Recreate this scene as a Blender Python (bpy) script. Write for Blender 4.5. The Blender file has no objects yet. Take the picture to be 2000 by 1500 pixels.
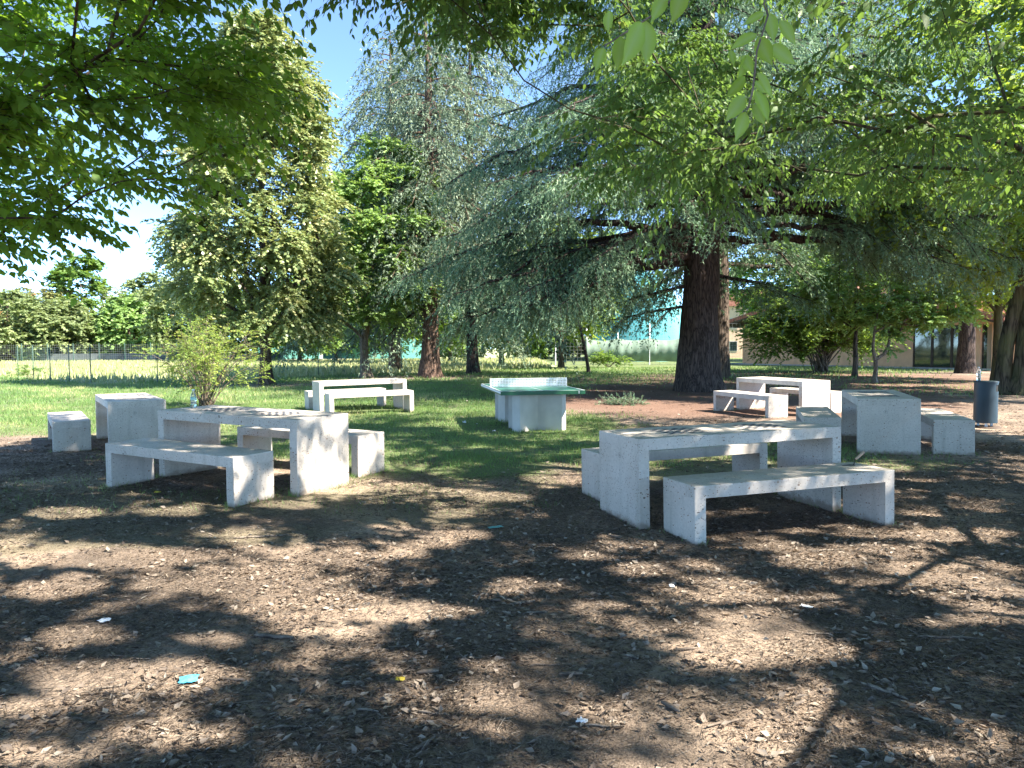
import bpy, bmesh, math, random
import numpy as np
from mathutils import Vector, Matrix

SC = bpy.context.scene
COL = SC.collection
R = math.radians

# ------------------------------------------------------------------ camera
F_PX, PITCH, ROLL, CAM_H = 1408.9, R(2.905), R(0.333), 1.509
cam_d = bpy.data.cameras.new("camera")
cam = bpy.data.objects.new("camera", cam_d)
COL.objects.link(cam)
cam_d.sensor_fit = 'HORIZONTAL'
cam_d.sensor_width = 36.0
cam_d.lens = 36.0 * F_PX / 2000.0
cam_d.clip_start = 0.05
cam_d.clip_end = 2000
_cp, _sp, _cr, _sr = math.cos(PITCH), math.sin(PITCH), math.cos(ROLL), math.sin(ROLL)
_f = Vector((0, _cp, -_sp)); _u = Vector((0, _sp, _cp)); _x = Vector((1, 0, 0))
_r = _x * _cr - _u * _sr
_up = _x * _sr + _u * _cr
cam.matrix_world = Matrix(((_r.x, _up.x, -_f.x, 0), (_r.y, _up.y, -_f.y, 0), (_r.z, _up.z, -_f.z, CAM_H), (0, 0, 0, 1)))
SC.camera = cam


def ray(px, py):
    return (_f * F_PX + _r * (px - 1000) - _up * (py - 750)).normalized()


def G(px, py, z=0.0):
    d = ray(px, py)
    t = (z - CAM_H) / d.z
    return Vector((d.x * t, d.y * t, z))


def AT(px, py, Y):
    d = ray(px, py)
    t = Y / d.y
    return Vector((d.x * t, Y, CAM_H + d.z * t))


# ------------------------------------------------------------------ world, sun, exposure
SUN_AZ, SUN_EL = -22.0, 46.0            # azimuth measured from +x towards +y
w = bpy.data.worlds.new("World")
SC.world = w
w.use_nodes = True
nt = w.node_tree
bg = nt.nodes['Background']
sky = nt.nodes.new('ShaderNodeTexSky')
sky.sky_type = 'NISHITA'
sky.sun_disc = False
sky.sun_elevation = R(SUN_EL)
sky.sun_rotation = R(90 - SUN_AZ)
sky.altitude = 9000
sky.air_density = 0.9
sky.dust_density = 0.0
sky.ozone_density = 3.0
wbm = nt.nodes.new('ShaderNodeVectorMath'); wbm.operation = 'MULTIPLY'; wbm.inputs[1].default_value = (1.01, 1.01, 0.86)   # white balance of the sky light
nt.links.new(sky.outputs[0], wbm.inputs[0]); nt.links.new(wbm.outputs[0], bg.inputs[0])
bg.inputs[1].default_value = 0.136
sd = bpy.data.lights.new("sun", 'SUN')
sd.energy = 2.95
sd.angle = R(0.53)
sd.color = (1.0, 0.92, 0.80)
sun = bpy.data.objects.new("sun", sd)
COL.objects.link(sun)
_s = Vector((math.cos(R(SUN_EL)) * math.cos(R(SUN_AZ)), math.cos(R(SUN_EL)) * math.sin(R(SUN_AZ)), math.sin(R(SUN_EL))))
sun.rotation_euler = _s.to_track_quat('Z', 'Y').to_euler()
sun.location = (20, -10, 30)

SC.view_settings.view_transform = 'Standard'
SC.view_settings.look = 'None'
SC.view_settings.exposure = 2.95
SC.view_settings.gamma = 1.0
SC.render.engine = 'CYCLES'
SC.cycles.max_bounces = 7
SC.cycles.diffuse_bounces = 4
SC.cycles.glossy_bounces = 2
SC.cycles.transmission_bounces = 5
SC.cycles.transparent_max_bounces = 8
SC.cycles.use_denoising = True
SC.cycles.sample_clamp_indirect = 6.0
SC.cycles.caustics_reflective = False
SC.cycles.caustics_refractive = False


# ------------------------------------------------------------------ object helpers
def tag(o, label=None, cat=None, group=None, kind=None):
    if label: o['label'] = label
    if cat: o['category'] = cat
    if group: o['group'] = group
    if kind: o['kind'] = kind
    return o


def link(o, parent=None):
    COL.objects.link(o)
    if parent is not None: o.parent = parent
    return o


def empty(name, loc=(0, 0, 0), rz=0.0):
    o = bpy.data.objects.new(name, None)
    o.location = loc
    o.rotation_euler = (0, 0, rz)
    o.empty_display_size = 0.1
    return link(o)


def mesh_np(name, V, Fl, mats, parent=None, rnd=None, smooth=False, mi=None):
    """Fl: list of int arrays (n,k).  rnd: per-vertex float or dict of named attributes."""
    V = np.asarray(V, np.float32)
    me = bpy.data.meshes.new(name)
    Fl = [f for f in Fl if len(f)]
    nl = sum(f.size for f in Fl)
    npoly = sum(len(f) for f in Fl)
    me.vertices.add(len(V)); me.vertices.foreach_set('co', V.ravel())
    me.loops.add(nl)
    me.loops.foreach_set('vertex_index', np.concatenate([f.ravel() for f in Fl]).astype(np.int32))
    me.polygons.add(npoly)
    cnt = np.concatenate([np.full(len(f), f.shape[1], np.int32) for f in Fl])
    st = np.concatenate([[0], np.cumsum(cnt)[:-1]]).astype(np.int32)
    me.polygons.foreach_set('loop_start', st)
    me.polygons.foreach_set('loop_total', cnt)
    if smooth: me.polygons.foreach_set('use_smooth', np.ones(npoly, bool))
    if mi is not None: me.polygons.foreach_set('material_index', np.asarray(mi, np.int32))
    if rnd is not None:
        if not isinstance(rnd, dict): rnd = {'rnd': rnd}
        for k, a in rnd.items():
            at = me.attributes.new(k, 'FLOAT', 'POINT')
            at.data.foreach_set('value', np.asarray(a, np.float32))
    if not isinstance(mats, (list, tuple)): mats = [mats]
    for m in mats: me.materials.append(m)
    me.update(calc_edges=True)
    me.validate()
    return link(bpy.data.objects.new(name, me), parent)


def obj_bm(name, bm, mats, parent=None, smooth=False):
    me = bpy.data.meshes.new(name)
    bmesh.ops.recalc_face_normals(bm, faces=bm.faces)
    if smooth:
        for f in bm.faces: f.smooth = True
    bm.to_mesh(me); bm.free()
    if not isinstance(mats, (list, tuple)): mats = [mats]
    for m in mats: me.materials.append(m)
    return link(bpy.data.objects.new(name, me), parent)


def box(bm, a, b, bev=0.0, sel=None, seg=2):
    """axis-aligned box from corner a to b; bevels the edges for which sel(mid, direction) is true"""
    vs = []
    for i in range(8):
        vs.append(bm.verts.new((b[0] if i & 1 else a[0], b[1] if i & 2 else a[1], b[2] if i & 4 else a[2])))
    fs = [(0, 2, 3, 1), (4, 5, 7, 6), (0, 1, 5, 4), (2, 6, 7, 3), (0, 4, 6, 2), (1, 3, 7, 5)]
    faces = [bm.faces.new([vs[k] for k in f]) for f in fs]
    if bev > 0:
        es = set(e for f in faces for e in f.edges)
        if sel:
            es = [e for e in es if sel((e.verts[0].co + e.verts[1].co) / 2, (e.verts[1].co - e.verts[0].co).normalized())]
        bmesh.ops.bevel(bm, geom=list(es), offset=bev, segments=seg, affect='EDGES', profile=0.6)
    return faces


def copy_tree(o, parent=None):
    c = o.copy(); link(c, None)
    if parent is not None: c.parent = parent
    for ch in list(o.children): copy_tree(ch, c)
    return c


def tube(pts, rad, sides=8, cap=True, jitter=None):
    pts = np.asarray(pts, float); n = len(pts)
    T = np.gradient(pts, axis=0); T /= np.linalg.norm(T, axis=1)[:, None] + 1e-9
    up = np.array([0.31, 0.17, 0.93]) if abs(T[0][2]) < 0.8 else np.array([1.0, 0.1, 0.05])
    A = np.cross(T, up); A /= np.linalg.norm(A, axis=1)[:, None] + 1e-9
    B = np.cross(T, A)
    th = np.linspace(0, 2 * np.pi, sides, endpoint=False)
    rad = np.asarray(rad, float).reshape(n, -1)
    if rad.shape[1] == 1: rad = np.repeat(rad, sides, 1)
    V = pts[:, None, :] + rad[:, :, None] * (np.cos(th)[None, :, None] * A[:, None, :] + np.sin(th)[None, :, None] * B[:, None, :])
    V = V.reshape(-1, 3)
    i = np.arange(n - 1)[:, None] * sides; j = np.arange(sides)[None, :]; k = (j + 1) % sides
    Q = np.stack([i + j, i + k, i + sides + k, i + sides + j], -1).reshape(-1, 4)
    return V, Q


def join_vq(lst):
    Vs, Qs, o = [], [], 0
    for V, Q in lst:
        Vs.append(V); Qs.append(Q + o); o += len(V)
    return np.concatenate(Vs), np.concatenate(Qs)


def segs(P0, P1, r0, r1, sides=5):
    """n independent frustums"""
    P0 = np.asarray(P0, float); P1 = np.asarray(P1, float); n = len(P0)
    if n == 0: return np.zeros((0, 3)), np.zeros((0, 4), int)
    T = P1 - P0; T /= np.linalg.norm(T, axis=1)[:, None] + 1e-9
    up = np.where(np.abs(T[:, 2:3]) < 0.9, np.array([[0, 0, 1.0]]), np.array([[1.0, 0, 0]]))
    A = np.cross(T, up); A /= np.linalg.norm(A, axis=1)[:, None] + 1e-9
    B = np.cross(T, A)
    th = np.linspace(0, 2 * np.pi, sides, endpoint=False)
    C = np.cos(th)[None, :, None] * A[:, None, :] + np.sin(th)[None, :, None] * B[:, None, :]
    r0 = np.broadcast_to(np.asarray(r0, float), (n,)); r1 = np.broadcast_to(np.asarray(r1, float), (n,))
    V = np.concatenate([P0[:, None] + r0[:, None, None] * C, P1[:, None] + r1[:, None, None] * C], 1).reshape(-1, 3)
    b = np.arange(n)[:, None] * 2 * sides; j = np.arange(sides)[None]; k = (j + 1) % sides
    Q = np.stack([b + j, b + k, b + sides + k, b + sides + j], -1).reshape(-1, 4)
    return V, Q


# ------------------------------------------------------------------ noise
_rs = np.random.RandomState(5)
_tab = _rs.rand(256, 256)


def vnoise(x, y, s=1.0, oct=3, off=0):
    x = np.asarray(x, float) / s + 37.7 + off * 11.3; y = np.asarray(y, float) / s + 91.1 + off * 7.9
    r = 0; a = 0.5; tot = 0
    for o in range(oct):
        xi = np.floor(x).astype(int); yi = np.floor(y).astype(int)
        fx = x - xi; fy = y - yi
        fx = fx * fx * (3 - 2 * fx); fy = fy * fy * (3 - 2 * fy)
        g = lambda i, j: _tab[i % 256, j % 256]
        v = (g(xi, yi) * (1 - fx) + g(xi + 1, yi) * fx) * (1 - fy) + (g(xi, yi + 1) * (1 - fx) + g(xi + 1, yi + 1) * fx) * fy
        r = r + a * v; tot += a; a *= 0.5; x = x * 2.03 + 17; y = y * 2.03 + 5
    return r / tot


def sstep(a, b, x):
    t = np.clip((x - a) / (b - a), 0, 1)
    return t * t * (3 - 2 * t)


def unit(v):
    return v / (np.linalg.norm(v, axis=-1, keepdims=True) + 1e-9)


# ------------------------------------------------------------------ material helpers
def new_mat(name):
    m = bpy.data.materials.new(name); m.use_nodes = True
    t = m.node_tree; b = t.nodes['Principled BSDF']
    return m, t, b


def nd(t, typ, **kw):
    n = t.nodes.new(typ)
    for k, v in kw.items():
        if k.startswith('i_'):
            key = k[2:]
            key = int(key) if key.isdigit() else key.replace('_', ' ')
            n.inputs[key].default_value = v
        else: setattr(n, k, v)
    return n


def ramp(t, stops, src=None, interp='LINEAR'):
    n = t.nodes.new('ShaderNodeValToRGB'); n.color_ramp.interpolation = interp
    e = n.color_ramp.elements
    while len(e) < len(stops): e.new(0.5)
    for i, (p, c) in enumerate(stops):
        e[i].position = p
        e[i].color = (c[0], c[1], c[2], 1) if hasattr(c, '__len__') else (c, c, c, 1)
    if src is not None: t.links.new(src, n.inputs[0])
    return n


def mixc(t, fac, a, b, mode='MIX'):
    n = t.nodes.new('ShaderNodeMix'); n.data_type = 'RGBA'; n.blend_type = mode
    for s, i in ((fac, 0), (a, 6), (b, 7)):
        if hasattr(s, 'is_linked') or hasattr(s, 'links'): t.links.new(s, n.inputs[i])
        elif hasattr(s, '__len__'): n.inputs[i].default_value = (*s, 1) if len(s) == 3 else s
        else: n.inputs[i].default_value = s
    return n.outputs[2]


def mth(t, op, a, b=None, clamp=False):
    n = t.nodes.new('ShaderNodeMath'); n.operation = op; n.use_clamp = clamp
    for i, s in enumerate((a, b)):
        if s is None: continue
        if hasattr(s, 'links'): t.links.new(s, n.inputs[i])
        else: n.inputs[i].default_value = s
    return n.outputs[0]


def plain(name, col, rough=0.6, metal=0.0, var=0.08, scale=8, bump=0.0):
    m, t, b = new_mat(name)
    tc = nd(t, 'ShaderNodeTexCoord'); no = nd(t, 'ShaderNodeTexNoise', i_Scale=scale, i_Detail=5.0)
    t.links.new(tc.outputs['Object'], no.inputs['Vector'])
    lo = tuple(max(0, c * (1 - var * 2)) for c in col); hi = tuple(min(1, c * (1 + var * 2)) for c in col)
    r = ramp(t, [(0.3, lo), (0.7, hi)], no.outputs[0])
    t.links.new(r.outputs[0], b.inputs['Base Color'])
    b.inputs['Roughness'].default_value = rough; b.inputs['Metallic'].default_value = metal
    if bump:
        bp = nd(t, 'ShaderNodeBump', i_Strength=bump, i_Distance=0.01)
        t.links.new(no.outputs[0], bp.inputs['Height']); t.links.new(bp.outputs[0], b.inputs['Normal'])
    return m


def leaf_mat(name, stops, trans, tf=0.4, rough=0.5, spec=0.35, tint=None):
    """stops: colour ramp over the per-leaf random attribute; trans: colour of light that passes through"""
    m, t, b = new_mat(name)
    a = nd(t, 'ShaderNodeAttribute', attribute_name='rnd')
    r = ramp(t, stops, a.outputs['Fac'])
    col = r.outputs[0]
    oi = nd(t, 'ShaderNodeObjectInfo')
    hs = nd(t, 'ShaderNodeHueSaturation')
    t.links.new(col, hs.inputs['Color'])
    hv = mth(t, 'MULTIPLY_ADD', oi.outputs['Random'], 0.25); hs_v = hv
    hv.node.inputs[2].default_value = 0.88
    t.links.new(hv, hs.inputs['Value'])
    t.links.new(hs.outputs[0], b.inputs['Base Color'])
    b.inputs['Roughness'].default_value = rough
    b.inputs['Specular IOR Level'].default_value = spec
    tr = nd(t, 'ShaderNodeBsdfTranslucent')
    tcol = mixc(t, 0.7, hs.outputs[0], trans)
    t.links.new(tcol, tr.inputs[0])
    mx = nd(t, 'ShaderNodeMixShader'); mx.inputs[0].default_value = tf
    t.links.new(b.outputs[0], mx.inputs[1]); t.links.new(tr.outputs[0], mx.inputs[2])
    t.links.new(mx.outputs[0], t.nodes['Material Output'].inputs[0])
    return m


def bark_mat(name, c1, c2, scale=6.0, bump=0.8, red=None, moss=None):
    m, t, b = new_mat(name)
    tc = nd(t, 'ShaderNodeTexCoord')
    mp = nd(t, 'ShaderNodeMapping'); mp.inputs['Scale'].default_value = (1, 1, 0.16)
    t.links.new(tc.outputs['Object'], mp.inputs[0])
    n1 = nd(t, 'ShaderNodeTexNoise', i_Scale=scale * 2.2, i_Detail=7.0, i_Roughness=0.65)
    v1 = nd(t, 'ShaderNodeTexVoronoi', feature='DISTANCE_TO_EDGE', i_Scale=scale)
    n2 = nd(t, 'ShaderNodeTexNoise', i_Scale=1.3, i_Detail=3.0)
    n3 = nd(t, 'ShaderNodeTexNoise', i_Scale=scale * 0.7, i_Detail=3.0)
    t.links.new(mp.outputs[0], n1.inputs['Vector'])
    t.links.new(mp.outputs[0], n3.inputs['Vector'])
    wv = nd(t, 'ShaderNodeVectorMath', operation='MULTIPLY_ADD')
    t.links.new(n3.outputs['Color'], wv.inputs[0]); wv.inputs[1].default_value = (0.35, 0.35, 0.35)
    t.links.new(mp.outputs[0], wv.inputs[2])
    t.links.new(wv.outputs[0], v1.inputs['Vector'])
    t.links.new(tc.outputs['Object'], n2.inputs['Vector'])
    cr = ramp(t, [(0.0, 0.25), (0.12, 0.75), (0.5, 1.0)], v1.outputs['Distance'])
    base = ramp(t, [(0.3, c1), (0.72, c2)], n1.outputs[0])
    col = mixc(t, 1.0, base.outputs[0], cr.outputs[0], 'MULTIPLY')
    if red:
        rr = ramp(t, [(0.48, 0.0), (0.62, 1.0)], n2.outputs[0])
        col = mixc(t, rr.outputs[0], col, red)
    if moss:
        rr = ramp(t, [(0.4, 0.0), (0.65, 0.8)], n2.outputs[0])
        col = mixc(t, rr.outputs[0], col, moss)
    t.links.new(col, b.inputs['Base Color'])
    b.inputs['Roughness'].default_value = 0.9
    b.inputs['Specular IOR Level'].default_value = 0.2
    h = mth(t, 'ADD', cr.outputs[0], n1.outputs[0])
    bp = nd(t, 'ShaderNodeBump', i_Strength=bump, i_Distance=0.03)
    t.links.new(h, bp.inputs['Height']); t.links.new(bp.outputs[0], b.inputs['Normal'])
    return m


M = {}
M['bark_brown'] = bark_mat('bark brown', (0.075, 0.055, 0.042), (0.20, 0.155, 0.12))
M['bark_cedar'] = bark_mat('bark cedar', (0.055, 0.038, 0.032), (0.155, 0.115, 0.098), scale=9, bump=1.0)
M['bark_red'] = bark_mat('bark reddish', (0.12, 0.075, 0.055), (0.30, 0.20, 0.15), scale=7)
M['bark_moss'] = bark_mat('bark mossy', (0.05, 0.042, 0.03), (0.17, 0.14, 0.095), scale=6, moss=(0.09, 0.095, 0.04))
M['bark_pale'] = bark_mat('bark pale', (0.16, 0.13, 0.10), (0.36, 0.30, 0.24), scale=12, bump=0.4)
M['twig'] = plain('twig wood', (0.13, 0.10, 0.075), 0.85, var=0.3, scale=30)

M['lf_hack'] = leaf_mat('hackberry leaf', [(0, (0.055, 0.12, 0.028)), (0.55, (0.095, 0.19, 0.04)), (0.93, (0.15, 0.26, 0.05)), (0.985, (0.32, 0.26, 0.03)), (1, (0.2, 0.09, 0.03))], (0.46, 0.72, 0.05), 0.48)
M['lf_over'] = leaf_mat('overhead leaf', [(0, (0.06, 0.12, 0.03)), (0.5, (0.10, 0.19, 0.045)), (0.95, (0.16, 0.26, 0.06)), (1, (0.3, 0.22, 0.05))], (0.26, 0.43, 0.07), 0.39)
M['lf_near'] = leaf_mat('backlit near leaf', [(0, (0.22, 0.36, 0.045)), (0.5, (0.30, 0.44, 0.06)), (1, (0.34, 0.46, 0.14))], (0.42, 0.58, 0.08), 0.5)  # backlit glow put into colours lighter than the tree's other leaves
M['lf_linden'] = leaf_mat('linden leaf', [(0, (0.07, 0.12, 0.045)), (0.4, (0.17, 0.23, 0.085)), (0.75, (0.32, 0.36, 0.16)), (0.96, (0.48, 0.42, 0.2)), (1, (0.46, 0.25, 0.08))], (0.42, 0.45, 0.12), 0.3, rough=0.4, spec=0.6)
M['lf_ash'] = leaf_mat('ash leaf', [(0, (0.13, 0.22, 0.08)), (0.6, (0.24, 0.37, 0.13)), (1, (0.38, 0.50, 0.19))], (0.35, 0.52, 0.07), 0.4)
M['lf_green'] = leaf_mat('green leaf', [(0, (0.07, 0.14, 0.035)), (0.6, (0.13, 0.23, 0.055)), (0.95, (0.22, 0.32, 0.08)), (1, (0.36, 0.3, 0.06))], (0.36, 0.52, 0.05), 0.42)
M['lf_lime'] = leaf_mat('lime leaf', [(0, (0.10, 0.17, 0.035)), (0.6, (0.19, 0.29, 0.05)), (1, (0.34, 0.40, 0.07))], (0.45, 0.60, 0.06), 0.45)
M['lf_far'] = leaf_mat('hazed distant leaf', [(0, (0.13, 0.18, 0.08)), (0.6, (0.23, 0.29, 0.13)), (1, (0.36, 0.41, 0.2))], (0.34, 0.42, 0.10), 0.35)  # paler greens carry the distance haze in the colour
M['lf_red'] = leaf_mat('autumn leaf', [(0, (0.12, 0.13, 0.05)), (0.72, (0.22, 0.25, 0.09)), (0.82, (0.42, 0.17, 0.09)), (1, (0.5, 0.22, 0.12))], (0.4, 0.36, 0.12), 0.3)
M['ndl_dark'] = leaf_mat('cedar needle', [(0, (0.055, 0.12, 0.065)), (0.5, (0.14, 0.235, 0.14)), (1, (0.34, 0.44, 0.28))], (0.3, 0.46, 0.22), 0.25, rough=0.55, spec=0.25)
M['ndl_pale'] = leaf_mat('pale cedar needle', [(0, (0.10, 0.15, 0.10)), (0.6, (0.21, 0.28, 0.19)), (1, (0.34, 0.42, 0.28))], (0.25, 0.33, 0.18), 0.2, rough=0.55, spec=0.25)
M['lf_shrub'] = leaf_mat('shrub leaf', [(0, (0.11, 0.19, 0.04)), (0.6, (0.22, 0.32, 0.07)), (0.93, (0.36, 0.38, 0.09)), (1, (0.5, 0.36, 0.1))], (0.5, 0.6, 0.1), 0.4)
M['grass'] = leaf_mat('grass', [(0, (0.08, 0.16, 0.05)), (0.55, (0.16, 0.26, 0.08)), (0.82, (0.28, 0.34, 0.13)), (1, (0.44, 0.39, 0.22))], (0.36, 0.5, 0.12), 0.35)
M['dry_grass'] = leaf_mat('dry grass', [(0, (0.22, 0.29, 0.12)), (0.5, (0.36, 0.39, 0.19)), (1, (0.52, 0.48, 0.29))], (0.45, 0.45, 0.15), 0.35)
M['litter'] = leaf_mat('leaf litter', [(0, (0.04, 0.032, 0.027)), (0.3, (0.12, 0.095, 0.077)), (0.6, (0.23, 0.182, 0.142)), (0.93, (0.32, 0.265, 0.21)), (1, (0.37, 0.32, 0.26))], (0.3, 0.18, 0.08), 0.12, rough=0.7)


def concrete_mat():
    m, t, b = new_mat('pitted cast concrete')
    tc = nd(t, 'ShaderNodeTexCoord'); oi = nd(t, 'ShaderNodeObjectInfo')
    ad = nd(t, 'ShaderNodeVectorMath', operation='MULTIPLY_ADD')
    t.links.new(oi.outputs['Random'], ad.inputs[0]); ad.inputs[1].default_value = (31, 17, 23)
    t.links.new(tc.outputs['Object'], ad.inputs[2]); P = ad.outputs[0]
    st = nd(t, 'ShaderNodeMapping'); st.inputs['Scale'].default_value = (1, 1, 1.5); t.links.new(P, st.inputs[0])
    n1 = nd(t, 'ShaderNodeTexNoise', i_Scale=2.4, i_Detail=4.0); t.links.new(P, n1.inputs['Vector'])
    n2 = nd(t, 'ShaderNodeTexNoise', i_Scale=45.0, i_Detail=5.0); t.links.new(P, n2.inputs['Vector'])
    base = ramp(t, [(0.3, (0.49, 0.435, 0.375)), (0.7, (0.60, 0.54, 0.475))], n1.outputs[0])
    fine = ramp(t, [(0.3, 0.9), (0.7, 1.05)], n2.outputs[0])
    col = mixc(t, 1.0, base.outputs[0], fine.outputs[0], 'MULTIPLY')
    # pits, in clusters
    clus = ramp(t, [(0.44, 0.0), (0.62, 1.0)], nd(t, 'ShaderNodeTexNoise', i_Scale=3.3, i_Detail=2.0).outputs[0])
    t.links.new(P, clus.inputs[0].links[0].from_node.inputs['Vector'])
    pits = None
    for sc, th, gate in ((30, 0.30, 0.80), (60, 0.34, 0.66), (15, 0.20, 0.92)):
        v = nd(t, 'ShaderNodeTexVoronoi', i_Scale=sc); t.links.new(st.outputs[0], v.inputs['Vector'])
        sp = nd(t, 'ShaderNodeSeparateColor'); t.links.new(v.outputs['Color'], sp.inputs[0])
        rr = mth(t, 'MULTIPLY', sp.outputs[0], th)
        inside = mth(t, 'LESS_THAN', v.outputs['Distance'], rr)
        s2 = mth(t, 'ADD', sp.outputs[1], mth(t, 'MULTIPLY', clus.outputs[0], 0.35))
        keep = mth(t, 'GREATER_THAN', s2, gate)
        p = mth(t, 'MULTIPLY', inside, keep)
        pits = p if pits is None else mth(t, 'MAXIMUM', pits, p)
    n4 = nd(t, 'ShaderNodeTexNoise', i_Scale=9.0); t.links.new(P, n4.inputs['Vector'])
    pc = ramp(t, [(0.4, (0.09, 0.07, 0.055)), (0.62, (0.27, 0.13, 0.08))], n4.outputs[0])
    col = mixc(t, mth(t, 'MULTIPLY', pits, 0.85), col, pc.outputs[0])
    # soil splashed on the feet and weather stains running down
    so = nd(t, 'ShaderNodeSeparateXYZ'); t.links.new(tc.outputs['Object'], so.inputs[0])
    n5 = nd(t, 'ShaderNodeTexNoise', i_Scale=14.0, i_Detail=5.0); t.links.new(P, n5.inputs['Vector'])
    lowf = mth(t, 'ADD', mth(t, 'MULTIPLY', so.outputs[2], 9.0), mth(t, 'MULTIPLY', n5.outputs[0], 1.1))
    foot = ramp(t, [(0.55, 0.75), (1.0, 0.0)], lowf)
    col = mixc(t, foot.outputs[0], col, (0.20, 0.15, 0.11))
    sm = nd(t, 'ShaderNodeMapping'); sm.inputs['Scale'].default_value = (7, 7, 0.7); t.links.new(P, sm.inputs[0])
    n6 = nd(t, 'ShaderNodeTexNoise', i_Scale=1.6, i_Detail=5.0); t.links.new(sm.outputs[0], n6.inputs['Vector'])
    stn = ramp(t, [(0.52, 0.0), (0.75, 0.42)], n6.outputs[0])
    col = mixc(t, stn.outputs[0], col, (0.30, 0.27, 0.22))
    t.links.new(col, b.inputs['Base Color'])
    b.inputs['Roughness'].default_value = 0.72; b.inputs['Specular IOR Level'].default_value = 0.3
    h = mth(t, 'SUBTRACT', mth(t, 'MULTIPLY', n2.outputs[0], 0.12), pits)
    bp = nd(t, 'ShaderNodeBump', i_Strength=0.5, i_Distance=0.004)
    t.links.new(h, bp.inputs['Height']); t.links.new(bp.outputs[0], b.inputs['Normal'])
    return m


M['concrete'] = concrete_mat()
M['emblem'] = plain('stamped emblem', (0.26, 0.24, 0.215), 0.8)
M['smooth_concrete'] = plain('smooth concrete', (0.56, 0.52, 0.47), 0.75, var=0.05, scale=4, bump=0.15)
M['chess'] = plain('chess stone', (0.07, 0.075, 0.09), 0.8, var=0.15, scale=20)
M['tt_green'] = plain('table green', (0.028, 0.15, 0.11), 0.35, var=0.06, scale=5)
M['tt_edge'] = plain('edge green', (0.012, 0.085, 0.035), 0.4, var=0.1, scale=5)
M['white_paint'] = plain('white paint', (0.75, 0.76, 0.76), 0.5, var=0.03)
M['steel'] = plain('galvanised steel', (0.62, 0.64, 0.66), 0.45, metal=0.35, var=0.05)
M['dark_metal'] = plain('dark metal', (0.05, 0.045, 0.04), 0.5, metal=0.6)
M['handle_wood'] = plain('handle wood', (0.42, 0.30, 0.21), 0.6, var=0.1, scale=40)
M['bin'] = plain('bin paint', (0.012, 0.030, 0.042), 0.5, var=0.06, scale=3)
M['black'] = plain('black void', (0.01, 0.01, 0.01), 0.9)
M['post'] = plain('green post', (0.02, 0.065, 0.045), 0.5)
M['wire'] = plain('green wire', (0.06, 0.16, 0.11), 0.5)
M['wire_grey'] = plain('grey wire', (0.3, 0.32, 0.32), 0.5)
M['screen'] = plain('windscreen', (0.17, 0.24, 0.19), 0.9, var=0.15, scale=1.5)
M['teal'] = plain('teal sheet', (0.16, 0.44, 0.42), 0.6, var=0.08, scale=1)
M['dome_cyan'] = plain('cyan membrane', (0.12, 0.46, 0.52), 0.8, var=0.03, scale=0.4)
M['dome_pale'] = plain('pale membrane', (0.26, 0.50, 0.46), 0.5, var=0.05, scale=0.4)
M['wall_beige'] = plain('beige plaster', (0.74, 0.42, 0.24), 0.85, var=0.05, scale=2.0)
M['wall_white'] = plain('white plaster', (0.72, 0.70, 0.68), 0.85, var=0.04, scale=1)
M['wall_peach'] = plain('peach plaster', (0.62, 0.42, 0.30), 0.85, var=0.04, scale=1)
M['wall_dark'] = plain('dark wall', (0.10, 0.115, 0.12), 0.85, var=0.2, scale=1)
M['stone_kerb'] = plain('kerb', (0.42, 0.40, 0.38), 0.8)
M['soffit'] = plain('dark soffit', (0.07, 0.045, 0.03), 0.8)
M['white_bit'] = plain('white tissue', (0.8, 0.82, 0.85), 0.8, var=0.03)
M['blue_bit'] = plain('blue wrapper', (0.10, 0.52, 0.75), 0.35, var=0.2, scale=60)
M['yellow_leaf'] = plain('yellow leaf', (0.60, 0.46, 0.06), 0.6, var=0.1, scale=30)


def roof_mat():
    m, t, b = new_mat('red tile roof')
    tc = nd(t, 'ShaderNodeTexCoord')
    wv = nd(t, 'ShaderNodeTexWave', i_Scale=1.6, i_Distortion=0.6); wv.bands_direction = 'X'
    no = nd(t, 'ShaderNodeTexNoise', i_Scale=3.0, i_Detail=4.0)
    t.links.new(tc.outputs['Object'], wv.inputs['Vector']); t.links.new(tc.outputs['Object'], no.inputs['Vector'])
    a = ramp(t, [(0.3, (0.30, 0.10, 0.07)), (0.7, (0.50, 0.21, 0.15))], no.outputs[0])
    k = ramp(t, [(0.0, 0.65), (0.5, 1.0)], wv.outputs[0])
    t.links.new(mixc(t, 1.0, a.outputs[0], k.outputs[0], 'MULTIPLY'), b.inputs['Base Color'])
    b.inputs['Roughness'].default_value = 0.85
    return m


M['roof'] = roof_mat()


def glass_mat():
    m, t, b = new_mat('dark window glass')
    b.inputs['Base Color'].default_value = (0.02, 0.03, 0.028, 1)
    b.inputs['Roughness'].default_value = 0.04
    b.inputs['Specular IOR Level'].default_value = 0.9
    return m


M['glass'] = glass_mat()


def bottle_mat(name, col, alpha_rough=0.05):
    m, t, b = new_mat(name)
    b.inputs['Base Color'].default_value = (*col, 1)
    b.inputs['Transmission Weight'].default_value = 0.85
    b.inputs['Roughness'].default_value = alpha_rough
    b.inputs['IOR'].default_value = 1.25
    return m


M['pet'] = bottle_mat('clear plastic', (0.86, 0.93, 0.95))
M['liquid'] = bottle_mat('pale green drink', (0.45, 0.80, 0.70))

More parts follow.
